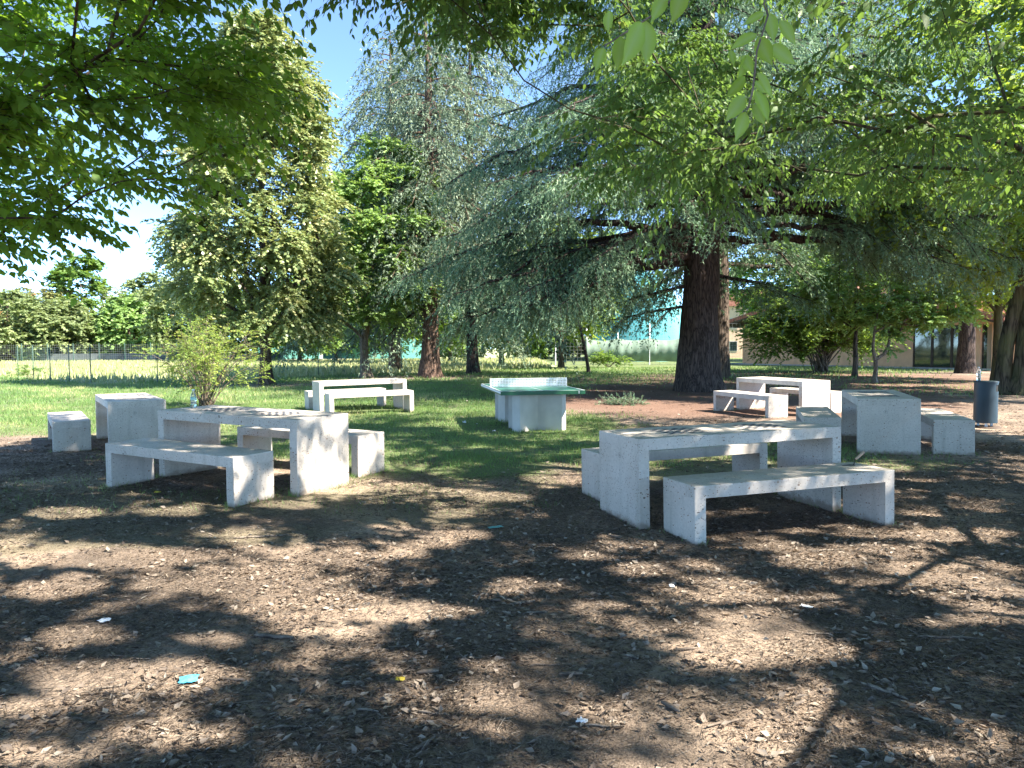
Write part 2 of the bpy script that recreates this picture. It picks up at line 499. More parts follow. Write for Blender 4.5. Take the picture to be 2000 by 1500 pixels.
# ------------------------------------------------------------------ the furniture layout (also shapes the ground)
LT, WT, HT, LB, WB, HB, TH = 2.12, 0.78, 0.755, 1.957, 0.494, 0.478, 0.10
TABLES = [  # x, y, z, angle, v-sign, tilt, label
    (1.073, 6.045, -0.025, 18.21, 1, (0.82, -0.46), 'wide pale concrete table nearest the camera on the right, lit by patches of sun'),
    (-4.038, 8.179, 0.067, -27.71, 1, (-0.47, 0.48), 'pale concrete table on the left with a plastic bottle and two chessboards on top'),
    (-5.922, 10.531, -0.008, 124.26, -1, (-0.14, 0), 'pale concrete table seen end-on behind the bottle table, beside the leafy shrub'),
    (-4.457, 16.679, -0.023, 27.22, 1, (0.62, 0.18), 'distant pale concrete table standing on the green grass between its two benches'),
    (4.811, 9.992, 0.016, 71.04, -1, (0.81, -0.24), 'pale concrete table seen end-on left of the dark litter bin'),
    (5.375, 17.247, 0.002, -68.16, 1, (0.61, 0.47), 'pale concrete table on reddish soil in front of the thick cedar trunk'),
]
_hA, _hB = G(1136.5, 877, 0.448), G(1497, 867.4, 0.448)
_e1, _e2 = Vector((math.cos(R(18.2)), math.sin(R(18.2)), 0)), Vector((-math.sin(R(18.2)), math.cos(R(18.2)), 0))
_hb = ((_hA - _e2 * WB) + (_hB - _e1 * LB)) / 2
print('HB', _hA - _e2 * WB, _hB - _e1 * LB)
BENCHES = [
    (1.422, 5.56, -0.059, 17.39, 1, (0.82, -0.46), 'pitted concrete bench carrying the wooden handled trowel'),
    (_hb.x, _hb.y, -0.03, 18.2, 1, (0.82, -0.46), 'concrete bench mostly hidden behind the nearest right-hand table'),
    (-4.336, 7.632, 0.04, -28.3, 1, (-0.47, 0.48), 'concrete bench in front of the bottle table, over brown soil'),
    (-3.523, 9.186, 0.04, -27.31, 1, (-0.47, 0.48), 'concrete bench behind the bottle table with its end on the grass'),
    (-6.79, 10.6, -0.03, 124.47, -1, (-0.14, 0), 'short looking concrete bench at the far left edge, seen end-on'),
    (-4.051, 15.976, 0.02, 26.13, 1, (0.62, 0.18), 'concrete bench on the grass in front of the distant left table'),
    (-4.98, 17.62, -0.02, 27.0, 1, (0.62, 0.18), 'concrete bench on the grass behind the distant left table'),
    (5.757, 9.805, 0.011, 71.01, -1, (0.81, -0.24), 'concrete bench between the end-on right table and the litter bin'),
    (4.228, 10.391, -0.003, 71.74, -1, (0.81, -0.24), 'concrete bench left of the end-on right table, behind the sunlit table'),
    (4.703, 16.813, -0.006, -71.24, 1, (0.61, 0.47), 'concrete bench left of the table under the thick cedar'),
    (6.35, 17.75, 0.0, -68.5, 1, (0.61, 0.47), 'concrete bench behind the table under the thick cedar'),
]


def gz(x, y):
    x = np.asarray(x, float); y = np.asarray(y, float)
    z = 0.0
    for (cx, cy, dz, s) in ((-3.9, 8.6, 0.055, 1.6), (1.8, 6.3, -0.05, 1.8), (-6.2, 10.8, -0.02, 1.3), (5, 10.3, 0.01, 1.5)):
        z = z + dz * np.exp(-((x - cx) ** 2 + (y - cy) ** 2) / (2 * s * s))
    near = np.exp(-np.maximum(np.hypot(x, y) - 18, 0) / 15)
    z = z + near * ((vnoise(x, y, 1.7, 2) - 0.5) * 0.03 + (vnoise(x, y, 0.35, 3, 3) - 0.5) * 0.022)
    return z


CEDAR = G(1362, 763)
FENCE = [(-27.5, 40.0), (-18.4, 31.5), (-3.8, 45.5), (2.2, 51.5)]


def fence_side(x, y):
    """positive on the far (field) side of the fence"""
    x = np.asarray(x, float); y = np.asarray(y, float)
    a = y - (31.5 + (x + 18.4) * (51.5 - 31.5) / (2.2 + 18.4))
    b = y - (31.5 + (x + 18.4) * (40.0 - 31.5) / (-27.5 + 18.4))
    return np.where(x > -18.4, a, b)


TREE_RINGS = []


def zones(x, y):
    """grass, needle, dry-field weights"""
    n = vnoise(x, y, 3.0, 4, 1) - 0.5
    n2 = vnoise(x, y, 0.9, 3, 2) - 0.5
    e = lambda cx, cy, rx, ry: 1 - np.sqrt(((x - cx) / rx) ** 2 + ((y - cy) / ry) ** 2)
    g = np.maximum.reduce([
        sstep(-0.10, 0.30, e(-1.6, 13.5, 4.2, 5.4) + n * 0.6 + n2 * 0.45),
        sstep(-0.1, 0.25, (y - 12.6) / 5 + np.minimum(0, (-2.0 - x)) * 0.0 - np.maximum(0, x + 1.5) * 0.5 + n * 0.6 + n2 * 0.35) * (x < 3),
        sstep(0.0, 0.5, (y - 27) / 6 + n * 0.8 - np.maximum(0, x - 6) * 0.18),
        sstep(0.0, 0.5, e(12, 44, 16, 14) + n * 0.5),
        0.55 * sstep(0.0, 0.4, e(2.6, 10.5, 3.0, 2.6) + n * 1.0 + n2 * 0.7),
        0.35 * sstep(0.0, 0.5, e(13, 27, 10, 7) + n * 1.3 + n2 * 0.5),
        0.35 * sstep(0.05, 0.4, e(-3, 6.6, 6.0, 1.9) + n * 1.4 + n2 * 1.1),
    ])
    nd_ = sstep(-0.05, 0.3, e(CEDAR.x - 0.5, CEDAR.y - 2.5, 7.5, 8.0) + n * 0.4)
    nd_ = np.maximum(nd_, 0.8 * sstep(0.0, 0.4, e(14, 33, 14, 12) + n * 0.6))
    for (cx, cy, r) in TREE_RINGS:
        k = sstep(-0.1, 0.5, e(cx, cy, r * 1.4, r) + n * 0.6)
        g = g * (1 - 0.8 * k)
    g = g * (1 - 0.85 * nd_)
    f = sstep(-0.3, 0.6, fence_side(x, y)) * (x < 3.5)
    f = np.maximum(f, sstep(0.3, 0.8, e(-15, 29, 9, 5) + n * 0.8) * 0.3)
    g = np.maximum(g, 0.5 * f)
    return np.clip(g, 0, 1), np.clip(nd_, 0, 1), np.clip(f, 0, 1)


TREE_RINGS += [(G(520, 752).x, G(520, 752).y, 2.2), (G(840, 736).x, G(840, 736).y, 3.5), (G(714, 739).x, G(714, 739).y, 1.3)]


# ------------------------------------------------------------------ ground
def ground():
    def axis(lo, hi, fine, outer):
        a = list(np.arange(lo, hi + 1e-6, fine)); st = fine
        p = hi
        while p < outer: st *= 1.16; p += st; a.append(p)
        p = lo; st = fine; b = []
        while p > -outer: st *= 1.16; p -= st; b.append(p)
        return np.array(sorted(b) + a)
    xs = axis(-9, 10, 0.07, 600); ys = axis(1.0, 18, 0.07, 700)
    X, Y = np.meshgrid(xs, ys)
    Z = gz(X, Y)
    V = np.stack([X, Y, Z], -1).reshape(-1, 3)
    nx, ny = len(xs), len(ys)
    i = np.arange(ny - 1)[:, None] * nx; j = np.arange(nx - 1)[None]
    Q = np.stack([i + j, i + j + 1, i + nx + j + 1, i + nx + j], -1).reshape(-1, 4)
    g, n, f = zones(V[:, 0], V[:, 1])
    m, t, b = new_mat('park ground')
    tc = nd(t, 'ShaderNodeTexCoord')
    P = tc.outputs['Object']

    def noise(s, d=5.0, r=0.6):
        q = nd(t, 'ShaderNodeTexNoise', i_Scale=s, i_Detail=d, i_Roughness=r); t.links.new(P, q.inputs['Vector']); return q.outputs[0]
    n_big, n_mid, n_fine, n_vf = noise(0.55), noise(3.0), noise(22.0, 6), noise(95.0, 4)
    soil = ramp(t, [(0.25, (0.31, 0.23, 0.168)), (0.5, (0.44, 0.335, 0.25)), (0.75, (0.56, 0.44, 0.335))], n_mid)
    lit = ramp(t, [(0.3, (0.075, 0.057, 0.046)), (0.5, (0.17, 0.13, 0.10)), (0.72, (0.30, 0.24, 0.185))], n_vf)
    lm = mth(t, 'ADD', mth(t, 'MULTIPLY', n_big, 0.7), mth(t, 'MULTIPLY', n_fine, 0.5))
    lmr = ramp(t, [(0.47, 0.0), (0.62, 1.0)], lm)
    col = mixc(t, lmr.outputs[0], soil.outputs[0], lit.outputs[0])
    fine = ramp(t, [(0.25, 0.62), (0.7, 1.15)], n_fine)
    col = mixc(t, 1.0, col, fine.outputs[0], 'MULTIPLY')
    an = nd(t, 'ShaderNodeAttribute', attribute_name='needle'); ag = nd(t, 'ShaderNodeAttribute', attribute_name='grass'); af = nd(t, 'ShaderNodeAttribute', attribute_name='field')
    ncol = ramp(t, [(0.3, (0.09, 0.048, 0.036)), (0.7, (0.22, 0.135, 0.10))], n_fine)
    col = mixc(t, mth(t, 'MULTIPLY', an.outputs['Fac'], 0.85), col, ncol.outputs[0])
    gcol = ramp(t, [(0.3, (0.07, 0.11, 0.04)), (0.55, (0.12, 0.17, 0.06)), (0.75, (0.24, 0.22, 0.12))], n_fine)
    gm = mth(t, 'MULTIPLY', ramp(t, [(0.25, 0.0), (0.75, 1.0)], ag.outputs['Fac']).outputs[0], ramp(t, [(0.3, 0.55), (0.6, 1.0)], n_vf).outputs[0])
    col = mixc(t, gm, col, gcol.outputs[0])
    fcol = ramp(t, [(0.3, (0.27, 0.33, 0.14)), (0.6, (0.42, 0.44, 0.24)), (0.8, (0.5, 0.47, 0.3))], mth(t, 'ADD', mth(t, 'MULTIPLY', n_mid, 0.5), mth(t, 'MULTIPLY', n_fine, 0.5)))
    col = mixc(t, af.outputs['Fac'], col, fcol.outputs[0])
    t.links.new(col, b.inputs['Base Color'])
    b.inputs['Roughness'].default_value = 0.95; b.inputs['Specular IOR Level'].default_value = 0.15
    h = mth(t, 'ADD', mth(t, 'MULTIPLY', n_fine, 0.7), mth(t, 'MULTIPLY', n_vf, 0.3))
    bp = nd(t, 'ShaderNodeBump', i_Strength=0.9, i_Distance=0.03)
    t.links.new(h, bp.inputs['Height']); t.links.new(bp.outputs[0], b.inputs['Normal'])
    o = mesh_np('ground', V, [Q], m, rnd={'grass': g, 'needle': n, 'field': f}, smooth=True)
    tag(o, kind='structure')


ground()


# ------------------------------------------------------------------ concrete tables and benches
def frame_parts(root, L, W, H, vs, slab, legn):
    y0, y1 = (0, W) if vs > 0 else (-W, 0)
    bm = bmesh.new()
    box(bm, (0, y0, H - TH), (L, y1, H), 0.009, lambda m, d: m.z > H - 0.001 or abs(d.z) > 0.9)
    sl = obj_bm(slab, bm, M['concrete'], root)
    for k in (0, 1):
        bm = bmesh.new()
        a = 0 if k == 0 else L - TH
        box(bm, (a, y0, -0.14), (a + TH, y1, H - TH), 0.009, lambda m, d: abs(d.z) > 0.9 and abs((m.x - a) - (0 if k == 0 else TH)) < 0.001)
        obj_bm(legn, bm, M['concrete'], root)
    return sl


def chess(root, cx, cy, z, parent):
    bm = bmesh.new(); s = 0.052
    for i in range(8):
        for j in range(8):
            if (i + j) % 2: continue
            x = cx + (i - 4) * s; y = cy + (j - 4) * s
            box(bm, (x + .001, y + .001, z - 0.004), (x + s - .001, y + s - .001, z + 0.0012))
    obj_bm('chess_board', bm, M['chess'], parent)


def make_table():
    pass


def plaque(parent, x, cy, z, sgn):
    # small embossed ring and arrow shaped maker's mark on the end panel
    bm = bmesh.new()
    for s in (-1, 1):
        pts = [(0, -0.028), (0, 0.028)]
    n = 18
    for k in range(n):
        a0, a1 = 2 * math.pi * k / n, 2 * math.pi * (k + 1) / n
        vs = []
        for (r, a) in ((0.024, a0), (0.024, a1), (0.028, a1), (0.028, a0)):
            vs.append(bm.verts.new((x + sgn * 0.0015, cy + r * math.cos(a), z + r * 0.85 * math.sin(a))))
        bm.faces.new(vs)
    for (ya, yb, za, zb) in ((-0.016, 0.016, -0.003, 0.003), (-0.004, 0.004, -0.014, 0.014)):
        vs = [bm.verts.new((x + sgn * 0.0016, cy + p, z + q)) for p, q in ((ya, za), (yb, za), (yb, zb), (ya, zb))]
        bm.faces.new(vs)
    obj_bm('emblem', bm, M['emblem'], parent)


def build_set():
    proto = {}
    for kind, rows in (('t', TABLES), ('b', BENCHES)):
        for (x, y, z, a, vs, tilt, lab) in rows:
            key = (kind, vs)
            if key not in proto:
                root = empty('concrete_table' if kind == 't' else 'concrete_bench')
                if kind == 't':
                    frame_parts(root, LT, WT, HT, vs, 'tabletop', 'leg')
                    for cx in (0.62, LT - 0.62): chess(root, cx, vs * WT / 2, HT, root)
                    plaque(root, -0.0, vs * WT * 0.45, HT - 0.18, -1)
                    plaque(root, LT, vs * WT * 0.45, HT - 0.18, 1)
                else:
                    frame_parts(root, LB, WB, HB, vs, 'seat', 'leg')
                proto[key] = root; o = root
            else: o = copy_tree(proto[key])
            sx, sy = math.tan(R(tilt[0])), math.tan(R(tilt[1]))
            rz = Matrix.Rotation(R(a), 3, 'Z')
            nrm = Vector((-sx, -sy, 1)).normalized()
            q = Vector((0, 0, 1)).rotation_difference(nrm).to_matrix()
            o.rotation_euler = (q @ rz).to_euler()
            o.location = (x, y, z)
            tag(o, lab, 'table' if kind == 't' else 'bench', 'concrete chess tables in the park' if kind == 't' else 'concrete benches beside the tables')
    bpy.context.view_layer.update()


build_set()


# ------------------------------------------------------------------ table tennis table
def ping_pong():
    a = R(99.57)
    root = empty('table_tennis_table', (-0.198, 12.558, -0.018), a)
    tag(root, 'green topped concrete table tennis table with perforated metal net on the grass', 'table tennis table')
    L, W, H, T = 2.74, 1.525, 0.76, 0.07
    # x along length, y from 0 to -W (to the right)
    bm = bmesh.new()
    box(bm, (0, -W, H - T), (L, 0, H), 0.006)
    for f in bm.faces:
        f.material_index = 0 if f.normal.z > 0.5 or f.calc_center_median().z > H - 0.001 else 1
    for f in bm.faces:
        f.normal_update(); f.material_index = 0 if f.calc_center_median().z > H - 0.002 else 1
    obj_bm('tabletop', bm, [M['tt_green'], M['tt_edge']], root)
    bm = bmesh.new()
    z0, z1 = H + 0.0005, H + 0.003
    b = 0.022
    box(bm, (0.004, -W + 0.004, z0), (L - 0.004, -W + b, z1)); box(bm, (0.004, -b, z0), (L - 0.004, -0.004, z1))
    box(bm, (0.004, -W + b, z0), (b, -b, z1)); box(bm, (L - b, -W + b, z0), (L - 0.004, -b, z1))
    box(bm, (b, -W / 2 - 0.006, z0), (L / 2 - 0.02, -W / 2 + 0.006, z1)); box(bm, (L / 2 + 0.02, -W / 2 - 0.006, z0), (L - b, -W / 2 + 0.006, z1))
    # pale strip on the left edge face and end ticks
    box(bm, (0.0, 0.0008, H - T * 0.62), (L, 0.004, H - 0.008))
    box(bm, (-0.003, -W + 0.11, H - T + 0.012), (-0.0005, -W + 0.125, H - 0.008))
    obj_bm('line_marking', bm, M['white_paint'], root)
    # net plate with round holes
    Vs, Fs = [], []
    cw = 0.0305; nx = int(W / cw); nz = 5; zb = H + 0.004; o = 0
    x = L / 2
    for t in (-0.0015, 0.0015):
        for i in range(nx):
            for k in range(nz):
                cy = -(i + 0.5) * W / nx; cz = zb + (k + 0.5) * 0.0305
                hw, hz = W / nx / 2, 0.0305 / 2
                out = [(-hw, -hz), (0, -hz), (hw, -hz), (hw, 0), (hw, hz), (0, hz), (-hw, hz), (-hw, 0)]
                r = 0.0098
                inn = [(r * math.cos(math.pi * (1.25 + q * 0.25)), r * math.sin(math.pi * (1.25 + q * 0.25))) for q in range(8)]
                for (p, q) in out + inn: Vs.append((x + t, cy + p, cz + q))
                for q in range(8):
                    Fs.append((o + q, o + (q + 1) % 8, o + 8 + (q + 1) % 8, o + 8 + q))
                o += 16
    nt_ = mesh_np('net', np.array(Vs), [np.array(Fs)], M['steel'], root)
    bm = bmesh.new()
    box(bm, (x - 0.004, -W, zb + nz * 0.0305), (x + 0.004, 0, zb + nz * 0.0305 + 0.012))
    box(bm, (x - 0.004, -0.012, zb - 0.003), (x + 0.004, 0.0, zb + nz * 0.0305 - 0.0001)); box(bm, (x - 0.004, -W, zb - 0.003), (x + 0.004, -W + 0.012, zb + nz * 0.0305 - 0.0001))
    obj_bm('net_frame', bm, M['white_paint'], root)
    for cx in (L / 2 - 0.78, L / 2 + 0.95):
        bm = bmesh.new()
        ax, ay, hw = 0.30, 0.44, 0.10
        # X-shaped plan outline, extruded
        pts = []
        c = 0.085
        def corner(sx, sy):
            u = Vector((sx * ax, sy * ay)); d = u.normalized(); n = Vector((-d.y, d.x))
            return u + n * hw, u - n * hw
        A1, A2 = corner(-1, -1); B1, B2 = corner(-1, 1); C1, C2 = corner(1, 1); D1, D2 = corner(1, -1)
        ring = [A2, A1, Vector((0, -0.13)), D2, D1, Vector((0.11, 0)), C2, C1, Vector((0, 0.13)), B2, B1, Vector((-0.11, 0))]
        ring.sort(key=lambda v: math.atan2(v.y, v.x))
        lo = [bm.verts.new((cx + v.x, -W / 2 + v.y, -0.12)) for v in ring]
        hi = [bm.verts.new((cx + v.x, -W / 2 + v.y, H - T)) for v in ring]
        n = len(ring)
        for i in range(n): bm.faces.new((lo[i], lo[(i + 1) % n], hi[(i + 1) % n], hi[i]))
        bm.faces.new(hi); bm.faces.new(lo[::-1])
        obj_bm('support', bm, M['smooth_concrete'], root)


ping_pong()


# ------------------------------------------------------------------ litter bin, bottles, trowel, rubbish
def lathe(prof, sides=28):
    n = len(prof); th = np.linspace(0, 2 * np.pi, sides, endpoint=False)
    V = np.array([[r * math.cos(a), r * math.sin(a), z] for (r, z) in prof for a in th])
    i = np.arange(n - 1)[:, None] * sides; j = np.arange(sides)[None]; k = (j + 1) % sides
    return V, np.stack([i + j, i + k, i + sides + k, i + sides + j], -1).reshape(-1, 4)


def litter_bin():
    p = G(1924, 834)
    root = empty('litter_bin', p, R(-25))
    tag(root, 'dark blue cylindrical metal litter bin with a bottle standing on its lid', 'litter bin')
    r = 0.19
    prof = [(r - 0.004, 0.09), (r, 0.095), (r, 0.80)]
    V, Q = lathe(prof, 48)
    # leave the slot opening out of the wall: build wall in two rings with a gap
    sides = 48; th = np.linspace(0, 2 * np.pi, sides, endpoint=False)
    zs = [0.085, 0.10, 0.66, 0.78, 0.83]
    V = np.array([[r * math.cos(a), r * math.sin(a), z] for z in zs for a in th])
    Fq = []
    for i in range(len(zs) - 1):
        for j in range(sides):
            if i == 2 and j in (0, 1, 2, 3, 4, 5, 6, 42, 43, 44, 45, 46, 47): continue
            k = (j + 1) % sides
            Fq.append((i * sides + j, i * sides + k, (i + 1) * sides + k, (i + 1) * sides + j))
    mesh_np('body', V, [np.array(Fq)], M['bin'], root, smooth=True)
    V, Q = lathe([(0.0, 0.10), (r - 0.012, 0.10), (r - 0.012, 0.82)], 40)
    mesh_np('liner', V, [Q], M['black'], root, smooth=False)
    V, Q = lathe([(r + 0.006, 0.822), (r + 0.006, 0.838), (r - 0.01, 0.846), (0.0, 0.85)], 48)
    mesh_np('lid', V, [Q], M['bin'], root)
    for k in range(3):
        bm = bmesh.new(); a = k * 2.09 + 0.5
        box(bm, (0.12 * math.cos(a) - 0.02, 0.12 * math.sin(a) - 0.02, -0.03), (0.12 * math.cos(a) + 0.02, 0.12 * math.sin(a) + 0.02, 0.0999))
        obj_bm('foot', bm, M['steel'], root)
    V, Q = lathe([(0.25, -0.06), (0.25, 0.012), (0.235, 0.02), (0.0, 0.022)], 30)
    mesh_np('base_plate', V, [Q], M['soffit'], root)
    return p


def bottle(loc, lab, k=1.0, liquid=True):
    root = empty('plastic_bottle', loc, 0.7)
    tag(root, lab, 'bottle')
    prof = [(0.0, 0.004), (0.026, 0.002), (0.032, 0.012), (0.032, 0.075), (0.0295, 0.083), (0.032, 0.092), (0.032, 0.14), (0.026, 0.165), (0.014, 0.19), (0.0125, 0.205)]
    V, Q = lathe([(r * k, z * k) for r, z in prof], 20)
    mesh_np('body', V, [Q], M['pet'], root, smooth=True)
    V, Q = lathe([(0.0, 0.205 * k), (0.0155 * k, 0.205 * k), (0.0155 * k, 0.222 * k), (0, 0.223 * k)], 16)
    mesh_np('cap', V, [Q], M['white_paint'] if liquid else M['steel'], root)
    if liquid:
        V, Q = lathe([(0, 0.006), (0.029, 0.008), (0.030, 0.078), (0.0, 0.079)], 20)
        mesh_np('drink', V, [Q], M['liquid'], root, smooth=True)
        V, Q = lathe([(0.0327, 0.094), (0.0327, 0.135)], 20)
        mesh_np('wrapper', V, [Q], M['dome_pale'], root, smooth=True)


bin_p = litter_bin()
bottle((bin_p.x - 0.13, bin_p.y + 0.02, 0.849), 'clear plastic bottle standing on the lid of the dark litter bin', 1.15, False)
_b = AT(378.5, 798, 9.0)
# bottle on the left table: intersect the view ray with the table top plane
_ray = ray(378.5, 797.5)
_t = (0.067 + HT + 0.02 - CAM_H) / _ray.z
_bx = Vector((_ray.x * _t, _ray.y * _t, 0))
_tb = next(o for o in SC.objects if o.name == 'concrete_table.001')


def on_plane(root, H, px, py):
    mw = root.matrix_world.copy(); inv = mw.inverted()
    o = inv @ Vector((0, 0, CAM_H)); d = (inv.to_3x3() @ ray(px, py)).normalized()
    t = (H - o.z) / d.z
    return mw @ (o + d * t)


TB = sorted([o for o in SC.objects if o.name.startswith('concrete_table')], key=lambda o: o.name)
BN = sorted([o for o in SC.objects if o.name.startswith('concrete_bench')], key=lambda o: o.name)
bottle(on_plane(next(o for o in TB if 'plastic bottle' in o['label']), HT, 378.5, 797.5), 'clear plastic bottle of pale green drink standing on the left concrete table', 1.0, True)


def trowel():
    bn = next(o for o in BN if 'trowel' in o['label'])
    p = on_plane(bn, HB, 1668.5, 908.5)
    root = empty('pointing_trowel', p, R(8))
    tag(root, 'small trowel with wooden handle lying blade down on the near concrete bench', 'trowel')
    bm = bmesh.new()
    lo = [bm.verts.new((x, y, 0.001)) for x, y in ((0.012, 0.0), (-0.02, 0.035), (-0.115, 0.004), (-0.12, 0), (-0.115, -0.004), (-0.02, -0.035))]
    hi = [bm.verts.new((v.co.x, v.co.y, 0.004)) for v in lo]
    bm.faces.new(lo[::-1]); bm.faces.new(hi)
    for i in range(6): bm.faces.new((lo[i], lo[(i + 1) % 6], hi[(i + 1) % 6], hi[i]))
    obj_bm('blade', bm, M['dark_metal'], root)
    V, Q = tube([(-0.012, 0, 0.004), (-0.002, 0, 0.012), (0.0, 0, 0.03), (0.003, 0, 0.046), (0.014, 0, 0.055)], [0.005] * 5, 8)
    mesh_np('shank', V, [Q], M['dark_metal'], root, smooth=True)
    V, Q = tube([(0.010, 0, 0.051), (0.013, 0, 0.053), (0.03, 0, 0.067), (0.055, 0, 0.088), (0.082, 0, 0.110), (0.092, 0, 0.118), (0.094, 0, 0.1195)], [0.002, 0.009, 0.0105, 0.0125, 0.0135, 0.010, 0.001], 12)
    mesh_np('handle', V, [Q], M['handle_wood'], root, smooth=True)


trowel()


def crumple(name, px, py, size, mat, lab, cat, seed, flat=0.35, asp=1.0, rot=0.0, group=None, base=None):
    rg = np.random.RandomState(seed)
    n = 7
    u, v = np.meshgrid(np.linspace(-1, 1, n), np.linspace(-1, 1, n))
    x = u * size * asp * 0.5 + rg.randn(n, n) * size * 0.05
    y = v * size * 0.5 + rg.randn(n, n) * size * 0.05
    z = np.abs(rg.randn(n, n)) * size * flat * 0.5 + 0.004 + size * flat * 0.5 * (1 - u ** 2) * (1 - v ** 2)
    V = np.stack([x, y, z], -1).reshape(-1, 3)
    i = np.arange(n - 1)[:, None] * n; j = np.arange(n - 1)[None]
    Q = np.stack([i + j, i + j + 1, i + n + j + 1, i + n + j], -1).reshape(-1, 4)
    V2 = V.copy(); V2[:, 2] -= 0.0015
    VV = np.concatenate([V, V2]); QQ = np.concatenate([Q, Q[:, ::-1] + n * n])
    o = mesh_np(name, VV, [QQ], mat)
    p = G(px, py)
    p = Vector((p.x, p.y, float(gz(p.x, p.y)) + 0.008))
    o.location = p; o.rotation_euler = (0, 0, rot)
    tag(o, lab, cat, group)


crumple('plastic_wrapper', 369, 1330, 0.075, M['blue_bit'], 'bright blue plastic wrapper lying on sunlit bare soil', 'wrapper', 1, 0.16, 1.1, 0.3)
crumple('paper_tissue', 907, 828, 0.07, M['white_bit'], 'crumpled white tissue lying on the green grass left of the table tennis table', 'tissue', 2, 0.5)
crumple('paper_tissue', 965, 844, 0.05, M['white_bit'], 'white paper scrap on the grass by the table tennis support', 'tissue', 3, 0.4)
crumple('paper_scrap', 204, 1216, 0.045, M['white_bit'], 'small bluish white paper scrap on shaded litter at the left', 'paper', 4, 0.3, 1.3, 0.9)
crumple('paper_scrap', 1312, 1140, 0.03, M['white_bit'], 'tiny white paper scrap beside a sunlit patch below the right bench', 'paper', 5, 0.3)
crumple('paper_scrap', 1137, 1410, 0.028, M['white_bit'], 'torn white paper strip on dark leaf litter near the bottom edge', 'paper', 6, 0.25, 1.6, -0.3)
crumple('paper_scrap', 932, 829, 0.03, M['white_bit'], 'tiny white paper bit on the grass', 'paper', 16, 0.3)
crumple('paper_scrap', 1575, 1182, 0.035, M['white_bit'], 'narrow pale paper sliver on litter at the right', 'paper', 17, 0.2, 1.8, -0.7)
crumple('plastic_wrapper', 968, 1027, 0.05, M['teal'], 'narrow teal plastic strip lying on shaded litter in the middle', 'wrapper', 7, 0.12, 2.6, 0.4)
crumple('yellow_leaf', 308, 971, 0.055, M['yellow_leaf'], 'bright yellow fallen leaf under the front left bench', 'leaf', 8, 0.2)
crumple('yellow_leaf', 782, 1330, 0.03, M['yellow_leaf'], 'small yellow fallen leaf on shaded litter near the bottom middle', 'leaf', 9, 0.2, 1.4)

# ------------------------------------------------------------------ leaf scatter tools
LEAF_FAR = (np.array([[0, 0, 0], [0.45, 0.42, -0.08], [1, 0, 0.0], [0.45, -0.42, -0.08]]), np.array([[0, 1, 2, 3]]))
LEAF_MID = (np.array([[0, 0, 0], [0.3, 0.25, 0.05], [0.68, 0.19, 0.0], [1.05, 0, -0.12], [0.68, -0.19, 0.0], [0.3, -0.25, 0.05], [0.35, 0, 0], [0.7, 0, -0.04]]),
            np.array([[0, 1, 6, 6], [1, 2, 7, 6], [2, 3, 7, 7], [0, 6, 5, 5], [5, 6, 7, 4], [4, 7, 3, 3]]))
BLADE = (np.array([[0, -0.5, 0], [0, 0.5, 0], [1, 0, 0]]), np.array([[0, 1, 2]]))


def leaves(P, D, N, L, W, tmpl):
    """place a leaf template at each P along D with normal N"""
    T, Fc = tmpl
    D = unit(D); S = unit(np.cross(N, D)); N = np.cross(D, S)
    n = len(P); k = len(T)
    L = np.broadcast_to(np.asarray(L, float), (n,))[:, None, None]; W = np.broadcast_to(np.asarray(W, float), (n,))[:, None, None]
    V = P[:, None] + D[:, None] * (T[None, :, 0:1] * L) + S[:, None] * (T[None, :, 1:2] * W) + N[:, None] * (T[None, :, 2:3] * L)
    b = (np.arange(n) * k)[:, None, None]
    if Fc.shape[1] == 4 and (Fc[:, 2] == Fc[:, 3]).any():
        tri = Fc[Fc[:, 2] == Fc[:, 3]][:, :3]; qd = Fc[Fc[:, 2] != Fc[:, 3]]
        Fl = [(tri[None] + b).reshape(-1, 3), (qd[None] + b).reshape(-1, 4)]
    else: Fl = [(Fc[None] + b).reshape(-1, Fc.shape[1])]
    return V.reshape(-1, 3), Fl, k


# sunlit patches of the foreground: crown leaves are left out to let the sun through there (centre and half size in the picture plane)
GAPS = [(200, 1088, 190, 20), (95, 1155, 70, 12), (470, 1140, 105, 22), (700, 1190, 225, 21), (640, 1228, 90, 9), (410, 1247, 60, 13), (165, 1240, 95, 18), (250, 1318, 210, 32),
        (60, 1375, 130, 20), (340, 1432, 120, 24), (40, 1478, 110, 20), (1000, 1137, 52, 14), (1090, 1137, 26, 9), (905, 1040, 60, 8), (780, 1077, 62, 8), (850, 1056, 40, 8),
        (1140, 1080, 48, 8), (1250, 1105, 62, 13), (1430, 1148, 75, 22), (1600, 1082, 85, 20), (1510, 1058, 60, 8), (1585, 1166, 75, 14), (1870, 1208, 75, 11), (1490, 1272, 185, 26),
        (1310, 1340, 60, 8), (1545, 1385, 50, 14), (1790, 1465, 55, 22), (1480, 1440, 75, 16), (720, 1275, 60, 7), (1870, 1038, 100, 12), (1950, 1150, 60, 10), (1820, 1100, 90, 10),
        (330, 1005, 60, 8), (120, 1005, 80, 9), (660, 958, 70, 9), (560, 990, 60, 7), (1080, 930, 70, 10), (880, 1000, 50, 8), (980, 968, 60, 7), (930, 1410, 60, 10), (560, 1490, 90, 16)]
_GA = np.array(GAPS, float)
_rv = np.array([tuple(_r), tuple(_up), tuple(_f)])


